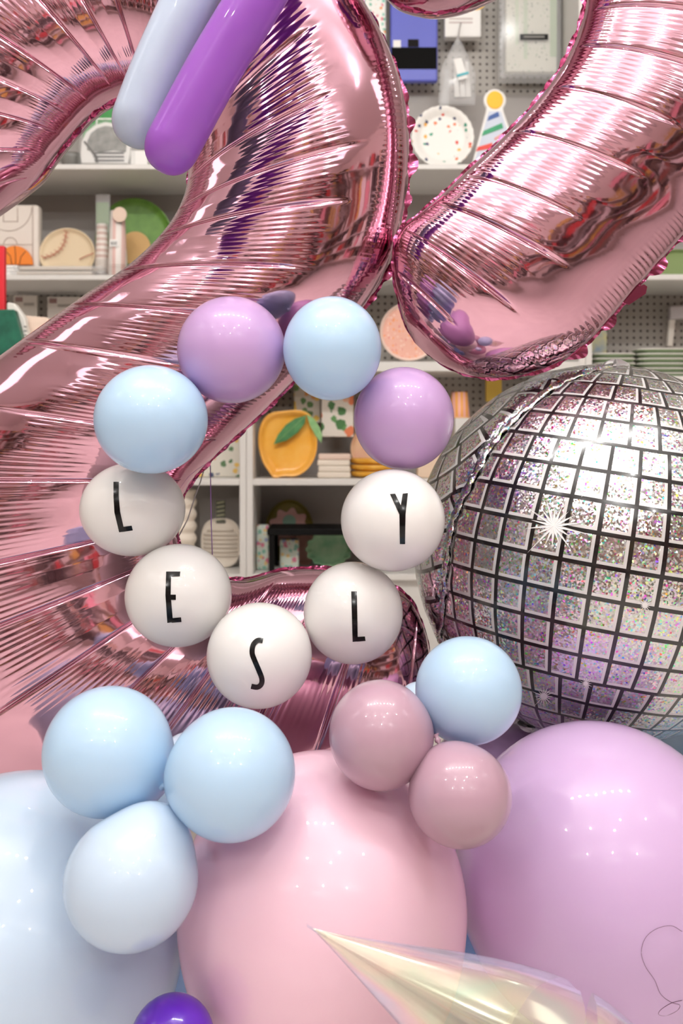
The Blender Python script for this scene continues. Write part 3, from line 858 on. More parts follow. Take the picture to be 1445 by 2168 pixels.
# ------------------------------------------------------------------ shelving bays
YF, YB = 3.2, 3.55
ZA, ZB, ZC, ZD, ZE = CZ + .9328, CZ + .558, CZ + .264, CZ - .134, CZ - .456
def bay(label, x0, x1, shelves, pegs, flats):
    root = thing('shelving_unit', label, 'shelving', ((x0 + x1) / 2, (YF + YB) / 2, 0))
    for xs in (x0, x1 - .022):
        box('upright', (xs, YF + .004, 0), (xs + .022, YB, 2.6), M['shelf_white'], root, .002)
    for z, th in shelves:
        s_ = box('shelf', (x0 + .022, YF, z - th), (x1 - .022, YB - .013, z - .0008), M['shelf_white'], root, .0025)
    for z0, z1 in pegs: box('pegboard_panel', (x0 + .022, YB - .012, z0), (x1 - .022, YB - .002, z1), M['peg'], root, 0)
    for z0, z1 in flats: box('back_panel', (x0 + .022, YB - .012, z0), (x1 - .022, YB - .002, z1), M['panel'], root, 0)
    box('kick_panel', (x0 + .022, YF + .03, 0), (x1 - .022, YF + .045, ZE - .022), M['shelf_white'], root, 0)
    return root
xl = pxx(521, YF); xr = pxx(1239, YF)
zpeg = pz(203, YB)
bay('white shelving bay on the left with sports party tableware', xl - 1.17, xl - .001, [(ZA, .018), (ZB, .018), (ZD, .022), (ZE, .022)],
    [(ZD, pz(606, YB)), (zpeg, 2.58)], [(.05, ZD), (pz(606, YB), zpeg)])
bay('white shelving bay in the middle with fruit and flower tableware', xl, xr, [(ZA, .018), (ZB, .018), (ZC, .034), (ZD, .022), (ZE, .022)],
    [(pz(880, YB), pz(606, YB)), (zpeg, 2.58)], [(.05, pz(880, YB)), (pz(606, YB), zpeg)])
bay('white shelving bay on the right with stacked green plates', xr + .001, xr + 1.17, [(ZA, .018), (ZB + .002, .02), (CZ + .215, .022), (ZD, .022), (ZE, .022)],
    [(CZ + .215, pz(600, YB)), (zpeg, 2.58)], [(.05, CZ + .215), (pz(600, YB), zpeg)])

# ------------------------------------------------------------------ goods on the pegboard (middle bay)
YP = YB - .012           # pegboard face
def hook(parent, px, py, L=.12):
    p = P(px, py, YP); return tube('hook', [(p.x, YP - .001, p.z), (p.x, YP - L, p.z), (p.x, YP - L - .006, p.z + .008)], .0022, M['steel'], parent, 6)

Yh = 3.44
t = thing('tablecloth_pack', 'blue folded tablecloth pack with black band hanging on the pegboard', 'tablecloth', P(876, 172, Yh))
pbox('folded_cloth', 826, -120, 926, 172, Yh, .03, plain('blue_cloth', (84, 92, 190), .45, coat=.5), t, .006)
pbox('label_band', 828, 100, 924, 146, Yh - .0015, .002, plain('black_band', (14, 13, 13), .7, spec=.08), t, 0)
pbox('price_sticker', 832, 85, 848, 101, Yh - .0015, .002, M['paperwhite'], t, 0)
pbox('small_tag', 863, 83, 886, 99, Yh - .0015, .002, plain('dark_tag', (26, 22, 24), .6, spec=.1), t, 0)
hook(t, 876, -140, .06)
t = thing('confetti_bag', 'white bag with green and orange confetti print beside the blue tablecloth', 'bag', P(800, 112, Yh))
pbox('bag_body', 768, -110, 817, 112, Yh, .025, speckle('confetti_print', (238, 238, 232), [(90, 180, 150), (230, 150, 80), (220, 120, 140), (120, 190, 170)], 60, .34), t, .008)
hook(t, 792, -125, .08)
t = thing('napkin_pack', 'small white napkin pack with yellow dot, hung above the cutlery bag', 'napkins', P(980, 78, Yh))
pbox('napkins', 941, -60, 1018, 78, Yh, .04, M['paperwhite'], t, .005)
pr = [(pxx(1005 + 22 * math.cos(a), Yh), pz(6 + 16 * math.sin(a), Yh)) for a in np.linspace(0, 6.283, 24, endpoint=False)]
prism('yellow_dot', [q for q in pr], Yh - .0012, .0015, plain('yellow_print', (240, 190, 70), .5), t, 0)
for yy_ in (38, 46): pbox('print_line', 950, yy_, 1000, yy_ + 3, Yh - .001, .0012, plain('pink_grey_print', (196, 180, 176), .5), t, 0)
hook(t, 980, -75, .08)
# clear bag with white cutlery
t = thing('cutlery_bag', 'clear twisted bag of white cutlery hanging from a hook above the round plate', 'cutlery', P(975, 220, 3.36))
def soft_bag(name, px0, px1, y0, y1, Y, dep, mat, parent, top=.12, seed=1):
    a = P(px0, y0, Y); b = P(px1, y1, Y); W = (b.x - a.x) / 2; cx = (a.x + b.x) / 2; V, Fc = [], []; n = 28; m = 16
    rg = np.random.default_rng(seed); phs = rg.uniform(0, 6.28, 4)
    for i in range(m + 1):
        f = i / m; z = a.z + (b.z - a.z) * f
        wd = W * (top + (1 - top) * min(1, f / .55) ** .8); dp = dep / 2 * math.sin(math.pi * min(.97, .08 + .85 * f)) ** .7
        for k in range(n):
            t_ = 2 * math.pi * k / n
            wr = 1 + .06 * math.sin(t_ * 5 + f * 6 + phs[0]) + .05 * math.sin(t_ * 3 - f * 9 + phs[1])
            V.append((cx + wd * math.cos(t_) * wr, Y + dp * math.sin(t_) * wr, z))
    for i in range(m):
        for k in range(n):
            l = (k + 1) % n; Fc.append((i * n + k, i * n + l, (i + 1) * n + l, (i + 1) * n + k))
    Fc.append(list(range(n))); Fc.append([m * n + k for k in range(n)])
    return link_mesh(name, V, Fc, mat, parent, loc=(cx, Y, b.z))
soft_bag('clear_bag', 930, 1006, 82, 222, 3.36, .05, M['film'], t, .06, 3)
for i, (x0, x1) in enumerate(((960, 967), (972, 979), (984, 991))):
    pprism('fork', [(x0, 130), (x1, 130), (x1 + 6, 205), (x0 + 2, 205)], 3.355 + .004 * i, .004, M['paperwhite'], t, .0008)
pprism('paper_label', [(960, 125), (976, 122), (990, 165), (970, 170)], 3.33, .001, M['paperwhite'], t, 0)
pprism('teal_stripe', [(966, 158), (991, 151), (992, 156), (967, 163)], 3.328, .001, plain('teal_print', (60, 170, 180), .5), t, 0)
tube('hook', [P(975, 48, 3.437), P(972, 62, 3.41), P(969, 84, 3.36)], .0022, M['steel'], t, 6)
t = thing('tall_clear_bag', 'narrow folded strip of clear wrap standing behind the round plate', 'wrap', P(940, 225, 3.38))
pprism('film_strip', [(942, 145), (952, 150), (949, 226), (932, 224)], 3.40, .006, clear_film('strip_film', (240, 240, 240), .55), t, .001)
t = thing('wrapped_tableware_pack', 'large clear pack with dark specks and black label, on right of pegboard', 'pack', P(1120, 160, 3.42))
pbox('printed_card', 1070, -160, 1178, 152, 3.43, .03, speckle('speck_print', (214, 212, 198), [(90, 86, 80), (150, 170, 140), (120, 110, 100)], 75, .2), t, .004)
pbox('green_strip', 1164, -160, 1178, 120, 3.428, .001, plain('sage_strip', (176, 192, 160), .5), t, 0)
pbox('green_strip', 1108, -160, 1116, 125, 3.428, .001, plain('sage_strip2', (190, 202, 176), .5), t, 0)
pbox('green_strip', 1090, -160, 1097, 95, 3.428, .001, plain('sage_strip3', (196, 206, 180), .5), t, 0)
pbox('black_label', 1100, 72, 1160, 84, 3.4135, .002, M['black'], t, 0)
pbox('label_print', 1108, 75.5, 1152, 80, 3.413, .001, plain('label_grey', (120, 118, 112), .5), t, 0)
pbox('clear_sleeve', 1058, -170, 1188, 166, 3.415, .055, M['film'], t, .006)

# ------------------------------------------------------------------ shelf A, middle bay
Ys = 3.25
zc = pz(285, Ys); rpl = 66 * Ys / F
confetti = speckle('confetti_plate_print', (240, 237, 231), [(214, 70, 50), (50, 150, 120), (235, 170, 60), (60, 66, 100), (226, 120, 70)], 42, .25)
tag(dish('paper_plate', circle(pxx(937, Ys), ZA + rpl, rpl, 78), Ys, .014, [confetti], None, .02, .78, .012), 'round white plate with coloured confetti dots on the top middle shelf', 'plate')
t = thing('party_hat_plate', 'party hat shaped plate with yellow pompom and blue, green and red stripes', 'plate', (pxx(1040, Ys), Ys, ZA))
hat = [(pxx(a, Ys), pz(b, Ys)) for a, b in [(1098, 318), (1069, 238)]]
ang = np.linspace(math.radians(-42), math.radians(222), 22)
pom = [(pxx(1047 + 24 * math.cos(a), Ys), pz(212 - 24 * math.sin(a), Ys)) for a in ang]
outl = [(pxx(1108, Ys), ZA), (pxx(1066, Ys), pz(236, Ys))] + pom + [(pxx(1028, Ys), pz(236, Ys)), (pxx(996, Ys), ZA)]
prism('plate_body', outl, Ys, .01, plain('hat_white', (238, 236, 232), .5), t, .003)
inner = [(pxx(1060, Ys), pz(236, Ys)), (pxx(1034, Ys), pz(236, Ys)), (pxx(1003, Ys), pz(345, Ys)), (pxx(1096, Ys), pz(345, Ys))]
prism('hat_front', inner, Ys - .0015, .002, plain('hat_pale_blue', (205, 212, 226), .5), t, 0)
prism('pompom', circle(pxx(1047, Ys), pz(212, Ys), 17.5 * Ys / F, 28, 19 * Ys / F), Ys - .003, .004, plain('pompom_yellow', (248, 188, 20), .5), t, .001)
for c_, q in (((52, 86, 152), [(1034, 246), (1054, 236), (1057, 246), (1031, 256)]), ((40, 150, 100), [(1023, 277), (1062, 260), (1065, 271), (1019, 288)]), ((222, 62, 48), [(1011, 311), (1042, 302), (1041, 314), (1007, 320)]), ((222, 150, 140), [(1046, 292), (1072, 277), (1073, 281), (1047, 297)])):
    pprism('stripe', q, Ys - .003, .002, plain('hat_stripe_%d' % c_[0], c_, .5), t, 0)

# ------------------------------------------------------------------ shelf A, left bay
t = thing('helmet_plate', 'helmet shaped plate in clear wrap on the top left shelf', 'plate', (pxx(222, Ys), Ys, ZA))
hel = [(172, 346), (170, 330), (172, 300), (182, 280), (200, 265), (222, 258), (248, 262), (266, 276), (275, 300), (276, 322), (270, 346)]
pprism('helmet_rim', hel, Ys, .012, plain('helmet_white', (232, 230, 226), .5), t, .002)
pprism('helmet_shell', [(184, 318), (184, 300), (192, 282), (206, 271), (224, 266), (246, 270), (262, 284), (268, 304), (266, 322), (240, 318), (214, 322)], Ys - .002, .003, mottled('helmet_grey', (96, 96, 92), (140, 140, 132), 40), t, .001)
for i in range(3): pprism('face_guard_bar', [(196 + i * 2, 322 + i * 8), (262, 322 + i * 8), (262, 325 + i * 8), (196 + i * 2, 325 + i * 8)], Ys - .003, .003, plain('guard_dark_%d' % i, (52, 50, 48), .4), t, 0)
pprism('side_strap', [(176, 300), (180, 298), (206, 330), (208, 344), (203, 344), (200, 332)], Ys - .003, .002, plain('strap_dark', (66, 62, 58), .4), t, 0)
pprism('clear_wrap', [(164, 348), (166, 300), (178, 268), (222, 250), (268, 266), (283, 300), (284, 348)], Ys - .008, .03, clear_film('helmet_wrap', (235, 235, 235), .16, .06), t, .004)
o = pbox('party_box', 175, 228, 242, 346, 3.34, .05, plain('green_box', (46, 140, 62), .45), None, .003, zb=ZA); tag(o, 'green box standing behind the helmet plate', 'box')
for k_, (a, b, c_, d) in enumerate(((203, 232, 206, 300), (203, 250, 242, 253))): pbox('white_print_line', a, b, c_, d, 3.339, .001, M['paperwhite'], o, 0)
zz = ZA; cxb = pxx(142, Ys)
tag(lathe('bowl', [(.016, zz), (.02, zz + .004), (.03, zz + .02), (.038, zz + .045), (.04, zz + .062), (.037, zz + .062), (.03, zz + .03)], cxb, Ys + .05, plain('grey_bowl', (122, 120, 116), .4)), 'small dark grey bowl left of the helmet plate', 'bowl')
tag(pbox('napkin_pack', 276, 318, 312, 346, Ys + .01, .06, M['paperwhite'], None, .004, zb=ZA), 'small white napkin block right of the helmet plate', 'napkins')
tag(pbox('party_box', 300, 322, 330, 346, Ys + .09, .06, plain('lime_box', (120, 170, 60), .5), None, .003, zb=ZA), 'small lime green box behind the white napkin block', 'box')

# ------------------------------------------------------------------ shelf B, left bay
Yq = 3.30
t = thing('napkin_pack', 'basketball court napkin pack with orange half ball, far left shelf', 'napkins', (pxx(30, Yq), Yq, ZB))
pbox('court_card', -45, 432, 82, 590, Yq, .05, plain('court_cream', (226, 216, 206), .5), t, .014, zb=ZB)
line = plain('court_line', (176, 160, 148), .5)
for (a, b, c_, d) in ((6, 440, 8, 470), (36, 440, 38, 470), (6, 468, 38, 470), (68, 436, 70, 560), (-40, 517, 68, 519)): pbox('court_line', a, b, c_, d, Yq - .001, .002, line, t, 0)
for (cx_, cy_, r_, a0, a1) in ((18, 440, 49, 0, 180), (22, 517, 14, 180, 360)):
    tube('court_line', [P(cx_ + r_ * math.cos(math.radians(a)), cy_ + r_ * math.sin(math.radians(a)), Yq - .001) for a in np.linspace(a0, a1, 24)], .0014, line, t, 5)
bb = [(-2 + 0, 560)] + [(31 + 38 * math.cos(a), 560 - 40 * math.sin(a)) for a in np.linspace(math.pi, 0, 24)]
pprism('half_basketball', bb[1:], Yq - .02, .012, plain('basketball_orange', (236, 132, 40), .5), t, .002)
for q in ([(31, 521), (33, 540), (33, 560)], [(10, 530), (22, 542), (25, 560)], [(54, 532), (44, 544), (41, 560)]):
    tube('ball_seam', [P(a, b, Yq - .021) for a, b in q], .0013, plain('ball_seam', (110, 60, 30), .5), t, 5)
for k_ in range(3):
    lb = ['lowest napkin pack under the basketball card', 'middle napkin pack under the basketball card', 'top napkin pack under the basketball card'][k_]
    tag(box('napkin_pack', (pxx(-60, 3.23), 3.215, ZB + .012 * k_), (pxx(44, 3.23) - .003 * k_, 3.29, ZB + .012 * k_ + .0115), M['paperwhite'], None, .004), lb, 'napkins', 'flat napkin packs at the far left')
t = thing('baseball_plate', 'cream round plate with red baseball stitching on the left shelf', 'plate', (pxx(142, 3.32), 3.32, ZB))
dish('plate_body', circle(pxx(142, 3.31), pz(538, 3.31) + .0015, 59 * 3.31 / F, 56, 55 * 3.31 / F), 3.31, .012, [plain('baseball_cream', (226, 206, 172), .5)], t, .02, .9)
st = plain('baseball_red', (186, 92, 74), .5)
st_pts = [(92, 546), (112, 540), (128, 528), (137, 512), (140, 492)]
tube('stitch_line', [P(a, b, 3.314 ) for a, b in st_pts], .0016, st, t, 5)
for i in range(9):
    f = i / 8 * (len(st_pts) - 1.001); k = int(f); u = f - k
    x_ = st_pts[k][0] + (st_pts[k + 1][0] - st_pts[k][0]) * u; y_ = st_pts[k][1] + (st_pts[k + 1][1] - st_pts[k][1]) * u
    tube('stitch', [P(x_ - 5, y_ - 5, 3.312), P(x_ + 6, y_ + 2, 3.312)], .0011, st, t, 5)
tube('stitch_line', [P(a, b, 3.314) for a, b in [(168, 549), (184, 541), (198, 536)]], .0016, st, t, 5)
for k_ in range(2):
    lb = ['lower clear-wrapped plate pack lying before the baseball plate', 'upper clear-wrapped plate pack lying before the baseball plate'][k_]
    t2 = thing('wrapped_plate_pack', lb, 'plates', (pxx(135, 3.25), 3.25, ZB + .016 * k_), 'wrapped plate packs lying on the left shelf')
    box('plates', (pxx(42 + 6 * k_, 3.25), 3.212, ZB + .016 * k_ + .001), (pxx(200, 3.25), 3.295, ZB + .016 * k_ + .014), plain('plates_cream_%d' % k_, (222, 210, 194), .5), t2, .005)
    box('clear_wrap', (pxx(30 + 6 * k_, 3.25), 3.206, ZB + .016 * k_ + .0002), (pxx(228 - 4 * k_, 3.25), 3.302, ZB + .016 * k_ + .0156), M['film'], t2, .006)
cupmat = stripes('baseball_cup', (236, 228, 222), (224, 188, 180), .03, 0, .6)
def cup_stack(name, label, px, Y, r0, r1, h, rims, mat, zb, upside=True):
    t = thing(name, label, 'cups', (pxx(px, Y), Y, zb))
    cx = pxx(px, Y)
    nrim = rims * .008
    lathe('cup', [(r1, zb + nrim), (r1 + .001, zb + nrim + .003), (r0, zb + h), (r0 - .004, zb + h)], cx, Y, mat, t, 28)
    for i in range(rims):
        z = zb + i * .008; rr = r1 + .002
        lathe('cup_rim', [(rr - .004, z), (rr, z + .001), (rr + .001, z + .004), (rr - .001, z + .0068), (rr - .004, z + .007)], cx, Y, mat, t, 28)
    return t
t = cup_stack('paper_cup_stack', 'stack of white baseball paper cups in front of the green plate', 249, 3.27, .024, .032, pz(448, 3.27) - ZB, 5, cupmat, ZB)
pprism('ball_topper', [(253 + 15 * math.cos(a), 454 - 16 * math.sin(a)) for a in np.linspace(0, 6.283, 24, endpoint=False)], 3.262 - .03, .003, plain('topper_cream', (222, 198, 178), .5), t, .0005)
pbox('barcode_sticker', 232, 507, 250, 522, 3.262 - .026, .001, M['paperwhite'], t, 0)
for i in range(5): pbox('barcode_bar', 234.5 + i * 2.8, 511, 235.6 + i * 2.8, 519, 3.262 - .0268, .0006, M['black'], t, 0)
cup_stack('paper_cup_stack', 'slim stack of paper cups left of the baseball cups', 216, 3.30, .018, .022, pz(475, 3.30) - ZB, 8, stripes('cup_stripe2', (230, 222, 214), (206, 180, 170), .02, 2, .5), ZB)
t = thing('field_plate', 'round green plate with tan infield circle leaning at the shelf back', 'plate', (pxx(285, 3.42), 3.42, ZB))
zr = 86 * 3.42 / F
dish('plate_body', circle(pxx(283, 3.42), pz(506, 3.42), 82 * 3.42 / F, 60, 88 * 3.42 / F), 3.42, .012, [mottled('grass_green', (88, 132, 48), (104, 148, 58), 30)], t, .02, .92)
prism('tan_infield', circle(pxx(284, 3.40), pz(524, 3.40), 33 * 3.4 / F, 40, 36 * 3.4 / F), 3.415, .004, plain('infield_tan', (214, 172, 112), .6), t, 0)
t = thing('clear_bag', 'clear bag with green header left of the baseball cups', 'bag', (pxx(215, 3.37), 3.37, ZB))
pbox('header', 203, 428, 230, 474, 3.37, .006, plain('header_green', (110, 146, 80), .5), t, .001)
pbox('clear_film', 202, 410, 232, 590, 3.365, .016, M['film'], t, .003, zb=ZB)
for k_ in range(3):
    lb = ['lowest green napkin pack under the field plate', 'middle green napkin pack under the field plate', 'top green napkin pack under the field plate'][k_]
    tag(box('napkin_pack', (pxx(272, 3.22), 3.212, ZB + .0125 * k_), (pxx(330, 3.22), 3.30, ZB + .0125 * k_ + .012), plain('sage_napkin_%d' % k_, (172, 180, 148), .55), None, .004), lb, 'napkins', 'sage napkin packs on the left shelf')

# below shelf B, left
for (x0, y0, x1, y1, lb, cc_) in ((28, 625, 78, 700, 'white hanging card on pegboard behind the green book', (214, 210, 200)), (100, 628, 168, 690, 'white hanging card with small flag print, under the baseball shelf', (222, 218, 210))):
    t = thing('hanging_card', lb, 'card', P((x0 + x1) / 2, y1, 3.44))
    pbox('card', x0, y0, x1, y1, 3.44, .015, plain('card_%d' % x0, cc_, .5), t, .002)
    pbox('card_print', x0 + 4, y0 + 4, x0 + 20, y0 + 14, 3.439, .001, plain('card_print_%d' % x0, (150, 120, 116), .5), t, 0)
    pbox('card_print', x0 + 22, y0 + 16, x1 - 6, y0 + 22, 3.439, .001, plain('card_print2_%d' % x0, (170, 166, 158), .5), t, 0)
    hook(t, (x0 + x1) / 2, y0 + 6, .08)
# stand of goods at the far left
Yn = 2.6
zt = pz(770, Yn) - .35
t = thing('display_table', 'low white display table at left edge behind the digit', 'table', (pxx(10, Yn), Yn + .1, 0))
box('table_top', (pxx(-220, Yn), Yn - .06, zt - .03), (pxx(135, Yn), Yn + .26, zt), M['shelf_white'], t, .004)
for a in (pxx(-215, Yn), pxx(118, Yn)):
    for b in (Yn - .055, Yn + .23): box('leg', (a, b, 0), (a + .025, b + .025, zt - .03), M['shelf_white'], t, .002)
t = thing('green_book', 'dark green book standing at the left edge', 'book', (pxx(20, Yn), Yn, zt))
pprism('cover', [(-60, 655), (30, 655), (47, 720), (47, 1036), (-60, 1036)], Yn, .03, mottled('green_cover', (22, 84, 66), (34, 104, 82), 30, .35), t, .003)
o = pprism('white_book', [(14, 640), (30, 642), (52, 672), (62, 730), (62, 1036), (14, 1036)], Yn + .036, .03, plain('book_white', (232, 228, 220), .5), None, .003); tag(o, 'white book just behind the green book', 'book')
for i in range(4): pbox('spine_print', 50, 690 + i * 9, 57, 693 + i * 9, Yn + .0352, .001, plain('spine_print_%d' % i, (150, 146, 140), .5), o, 0)
o = pprism('striped_box', [(52, 668), (100, 672), (112, 690), (112, 1036), (52, 1036)], Yn + .075, .05, stripes('peach_stripes', (240, 222, 204), (226, 196, 176), .006, 0), None, .002); tag(o, 'cream and peach striped box behind the white book', 'box')
o = pbox('red_pole_sign', -60, 520, 9, 660, Yn + .09, .02, plain('red_board', (214, 28, 44), .45), None, .003, zb=zt); tag(o, 'bright red board cut off by the left edge', 'board')

# ------------------------------------------------------------------ middle shelf C
Yc = 3.27
peach = speckle('peach_speckle', (232, 176, 156), [(236, 150, 90), (240, 206, 190), (222, 140, 130)], 90, .32)
t = thing('speckled_plate', 'pink and orange speckled plate between the two digits', 'plate', (pxx(866, Yc), Yc, ZC))
dish('plate_body', circle(pxx(866, Yc), pz(702, Yc), 62 * Yc / F, 56, 62 * Yc / F), Yc, .012, [plain('peach_rim', (240, 214, 200), .5), peach], t, .02, .93)

# right bay
Yr = 3.26
ZR = CZ + .215
green_stack = plain('sage_plate', (138, 160, 122), .45)
for (px0, px1, ntop, lab) in ((1256, 1352, 5, 'left'), (1352, 1470, 6, 'right')):
    w_ = (pxx(px1, Yr) - pxx(px0, Yr)) / 2 - .001; cx = (pxx(px0, Yr) + pxx(px1, Yr)) / 2
    hh = .0168
    names = ['lowest', 'second lowest', 'third', 'fourth', 'fifth', 'topmost'] if ntop == 6 else ['lowest', 'second lowest', 'middle', 'second highest', 'topmost']
    for k_ in range(ntop):
        z = ZR + k_ * hh
        nm_ = '%s wrapped green plate pack of the %s stack above the disco ball' % (names[k_], lab)
        t2 = thing('plate_pack', nm_, 'plates', (cx, Yr + .07, z), 'wrapped green plates stacked on the right shelf')
        V, Fc = [], []
        ou = []
        for i in range(40):
            a = 2 * math.pi * i / 40; sx_ = np.sign(math.cos(a)) * abs(math.cos(a)) ** .5; sy_ = np.sign(math.sin(a)) * abs(math.sin(a)) ** .5
            ou.append((sx_, sy_))
        prof = [(.82, 0.0005), (.86, .004), (.97, .0105), (1.0, .0115), (.97, .0120), (.9, .0085)]
        for s_, z_ in prof:
            for a, b in ou: V.append((cx + a * w_ * s_, Yr + .062 + b * .058 * s_, z + z_))
        for r_ in range(len(prof) - 1):
            for i in range(40):
                j = (i + 1) % 40; Fc.append((r_ * 40 + i, r_ * 40 + j, (r_ + 1) * 40 + j, (r_ + 1) * 40 + i))
        Fc.append(list(range(40))[::-1]); Fc.append([(len(prof) - 1) * 40 + i for i in range(40)])
        link_mesh('plates', V, Fc, green_stack, t2)
        V = []
        for s_, z_ in ((.985, .0118), (1.02, .0128), (1.0, .0160), (.9, .0162)):
            for a, b in ou: V.append((cx + a * w_ * s_, Yr + .062 + b * .058 * s_, z + z_))
        Fc = [(r_ * 40 + i, r_ * 40 + (i + 1) % 40, (r_ + 1) * 40 + (i + 1) % 40, (r_ + 1) * 40 + i) for r_ in range(3) for i in range(40)]
        link_mesh('white_rim', V, Fc, plain('rim_white', (232, 228, 220), .35, coat=.6), t2)
t = thing('gift_wrap_card', 'blue and yellow printed card hanging left of the green stacks', 'card', P(1262, 770, 3.46))
pbox('card', 1250, 690, 1284, 772, 3.46, .012, mottled('blue_yellow_card', (150, 170, 190), (214, 206, 150), 25), t, .002)
hook(t, 1266, 684, .06)
t = thing('hanging_clip', 'grey plastic hanger piece on the pegboard at right edge', 'hanger', P(1432, 735, 3.46))
pprism('clip_head', [(1418, 648), (1480, 645), (1480, 672), (1418, 676)], 3.45, .03, plain('clip_grey', (196, 190, 192), .4), t, .003)
pprism('clip_stem', [(1416, 676), (1430, 676), (1424, 734), (1412, 734)], 3.455, .02, plain('clip_beige', (214, 206, 196), .4), t, .003)
hook(t, 1440, 642, .06)
tag(dish('leaf_plate', [(pxx(1440 + 56 * math.cos(a), Yr), ZB + .002 + .05 + .05 * math.sin(a)) for a in np.linspace(0, 6.283, 40, endpoint=False)], Yr + .02, .012, [plain('leaf_green', (126, 146, 92), .5)], None, .02, .88), 'green oval plate on the upper right shelf edge', 'plate')

# ------------------------------------------------------------------ shelf D, middle bay
Yd = 3.28
t = thing('lemon_plate', 'orange-yellow lemon shaped plate with green leaves on the middle shelf', 'plate', (pxx(612, Yd), Yd, ZD))
lem_px = [(572, 1003), (556, 978), (547, 945), (547, 915), (556, 888), (574, 873), (600, 869), (628, 867), (648, 872), (660, 884), (668, 910), (671, 940), (667, 965), (657, 985), (642, 1000), (624, 1008), (600, 1008), (580, 1011)]
lp = np.array([(pxx(a, Yd), pz(b, Yd)) for a, b in lem_px]); nL = len(lp)
lp = hermite(np.linspace(0, nL, 72, endpoint=False), np.arange(nL + 1), np.vstack([lp, lp[:1]]))
dz_ = ZD - lp[:, 1].min(); lp[:, 1] += dz_
dish('plate_body', [tuple(q) for q in lp], Yd, .018, [mottled('lemon_rim', (240, 172, 62), (246, 184, 84), 14, .3, .6), mottled('lemon_well', (240, 168, 44), (248, 190, 84), 12, .3, .6)], t, .05, .86)
leaf1 = [(579, 941), (588, 920), (604, 900), (624, 886), (648, 879), (645, 896), (630, 916), (606, 933)]
leaf2 = [(648, 877), (664, 886), (676, 904), (682, 922), (680, 938), (668, 924), (656, 902)]
pprism('leaf', leaf1, Yd - .004, .004, mottled('leaf_dark', (56, 112, 66), (84, 142, 84), 40), t, .0008)
pprism('leaf', leaf2, Yd + .0, .004, mottled('leaf_light', (120, 172, 110), (150, 190, 130), 40), t, .0008)
tube('leaf_vein', [P(581, 940, Yd - .005), P(612, 912, Yd - .005), P(646, 881, Yd - .005)], .0008, plain('vein', (150, 184, 130), .5), t, 5)
floral = speckle('orange_blossom', (232, 226, 214), [(226, 128, 84), (70, 122, 66), (96, 148, 84), (236, 190, 160)], 24, .44)
floral2 = speckle('lemon_branch', (214, 206, 190), [(236, 196, 84), (86, 126, 66), (110, 146, 84), (224, 160, 90)], 34, .42)
t = thing('napkin_pack', 'napkins with lemon branch print hanging above the lemon plate', 'napkins', P(650, 895, 3.44)); pbox('napkins', 622, 800, 678, 895, 3.44, .02, floral2, t, .003); hook(t, 650, 808, .07)
t = thing('napkin_pack', 'napkins with orange blossom print hanging right of the lemon plate', 'napkins', P(714, 925, 3.40)); pbox('napkins', 680, 805, 748, 925, 3.40, .02, floral, t, .003); hook(t, 714, 812, .11)
for k_ in range(4):
    lb = ['lowest', 'second lowest', 'second highest', 'topmost'][k_] + ' cream napkin pack in the stack beside the lemon plate'
    h_ = .0205; z = ZD + k_ * (h_ + .0005)
    tag(box('napkin_pack', (pxx(672 + (k_ % 2) * 2, Yd), Yd - .03, z), (pxx(742 - (k_ % 3), Yd), Yd + .09, z + h_), stripes('napkin_layers_%d' % k_, (236, 226, 210), (214, 196, 180), .0055, 2, .7) if k_ < 3 else plain('napkin_peach', (226, 200, 184), .5), None, .005), lb, 'napkins', 'cream napkin packs beside the lemon plate')
yel = mottled('yellow_pack', (226, 160, 40), (240, 186, 80), 30)
for k_ in range(3):
    lb = ['lowest', 'middle', 'topmost'][k_] + ' yellow plate pack behind the letter Y balloon'
    z = ZD + k_ * .0225
    tag(lathe('plate_pack', [(.05, z), (.075, z + .006), (.08, z + .019), (.076, z + .022), (.05, z + .012)], pxx(788, Yd), Yd + .06, yel), lb, 'plates', 'yellow plate packs')
tag(dish('round_plate', circle(pxx(800, 3.43), ZD + 58 * 3.43 / F, 58 * 3.43 / F, 50), 3.43, .012, [mottled('peach_plate', (236, 176, 150), (240, 208, 170), 12)], None, .02, .9), 'pink and peach round plate behind the yellow packs', 'plate')
tag(pbox('napkin_pack', 884, 952, 960, 1010, Yd, .08, plain('cream_pack', (232, 206, 180), .5), None, .004, zb=ZD), 'cream and peach napkin block seen right of the lilac balloon', 'napkins')
t = thing('paper_cup_stack', 'orange and pink striped paper cups on a white box', 'cups', (pxx(972, Yd), Yd + .05, pz(886, Yd + .05)))
zcup = pz(886, Yd + .05)
lathe('cup', [(.036, zcup), (.037, zcup + .003), (.028, pz(830, Yd + .05)), (.024, pz(830, Yd + .05))], pxx(972, Yd + .05), Yd + .05, stripes('orange_pink', (240, 168, 80), (238, 176, 166), .018, 0, .5), t)
lathe('cup_rim', [(.036, zcup), (.039, zcup + .002), (.039, zcup + .005), (.036, zcup + .006)], pxx(972, Yd + .05), Yd + .05, plain('cup_rim_peach', (240, 190, 140), .5), t)
o = box('gift_box', (pxx(962, Yd), Yd - .01, ZD), (pxx(1030, Yd), Yd + .12, zcup), M['shelf_white'], None, .003); tag(o, 'white box carrying the orange and pink cups', 'box')
t = thing('napkin_pack', 'small yellow pack hanging at upper left of the disco ball', 'napkins', P(1045, 850, 3.44)); pbox('napkins', 1028, 800, 1062, 850, 3.44, .02, plain('yellow_napkin', (240, 204, 90), .5), t, .003); hook(t, 1045, 808, .07)

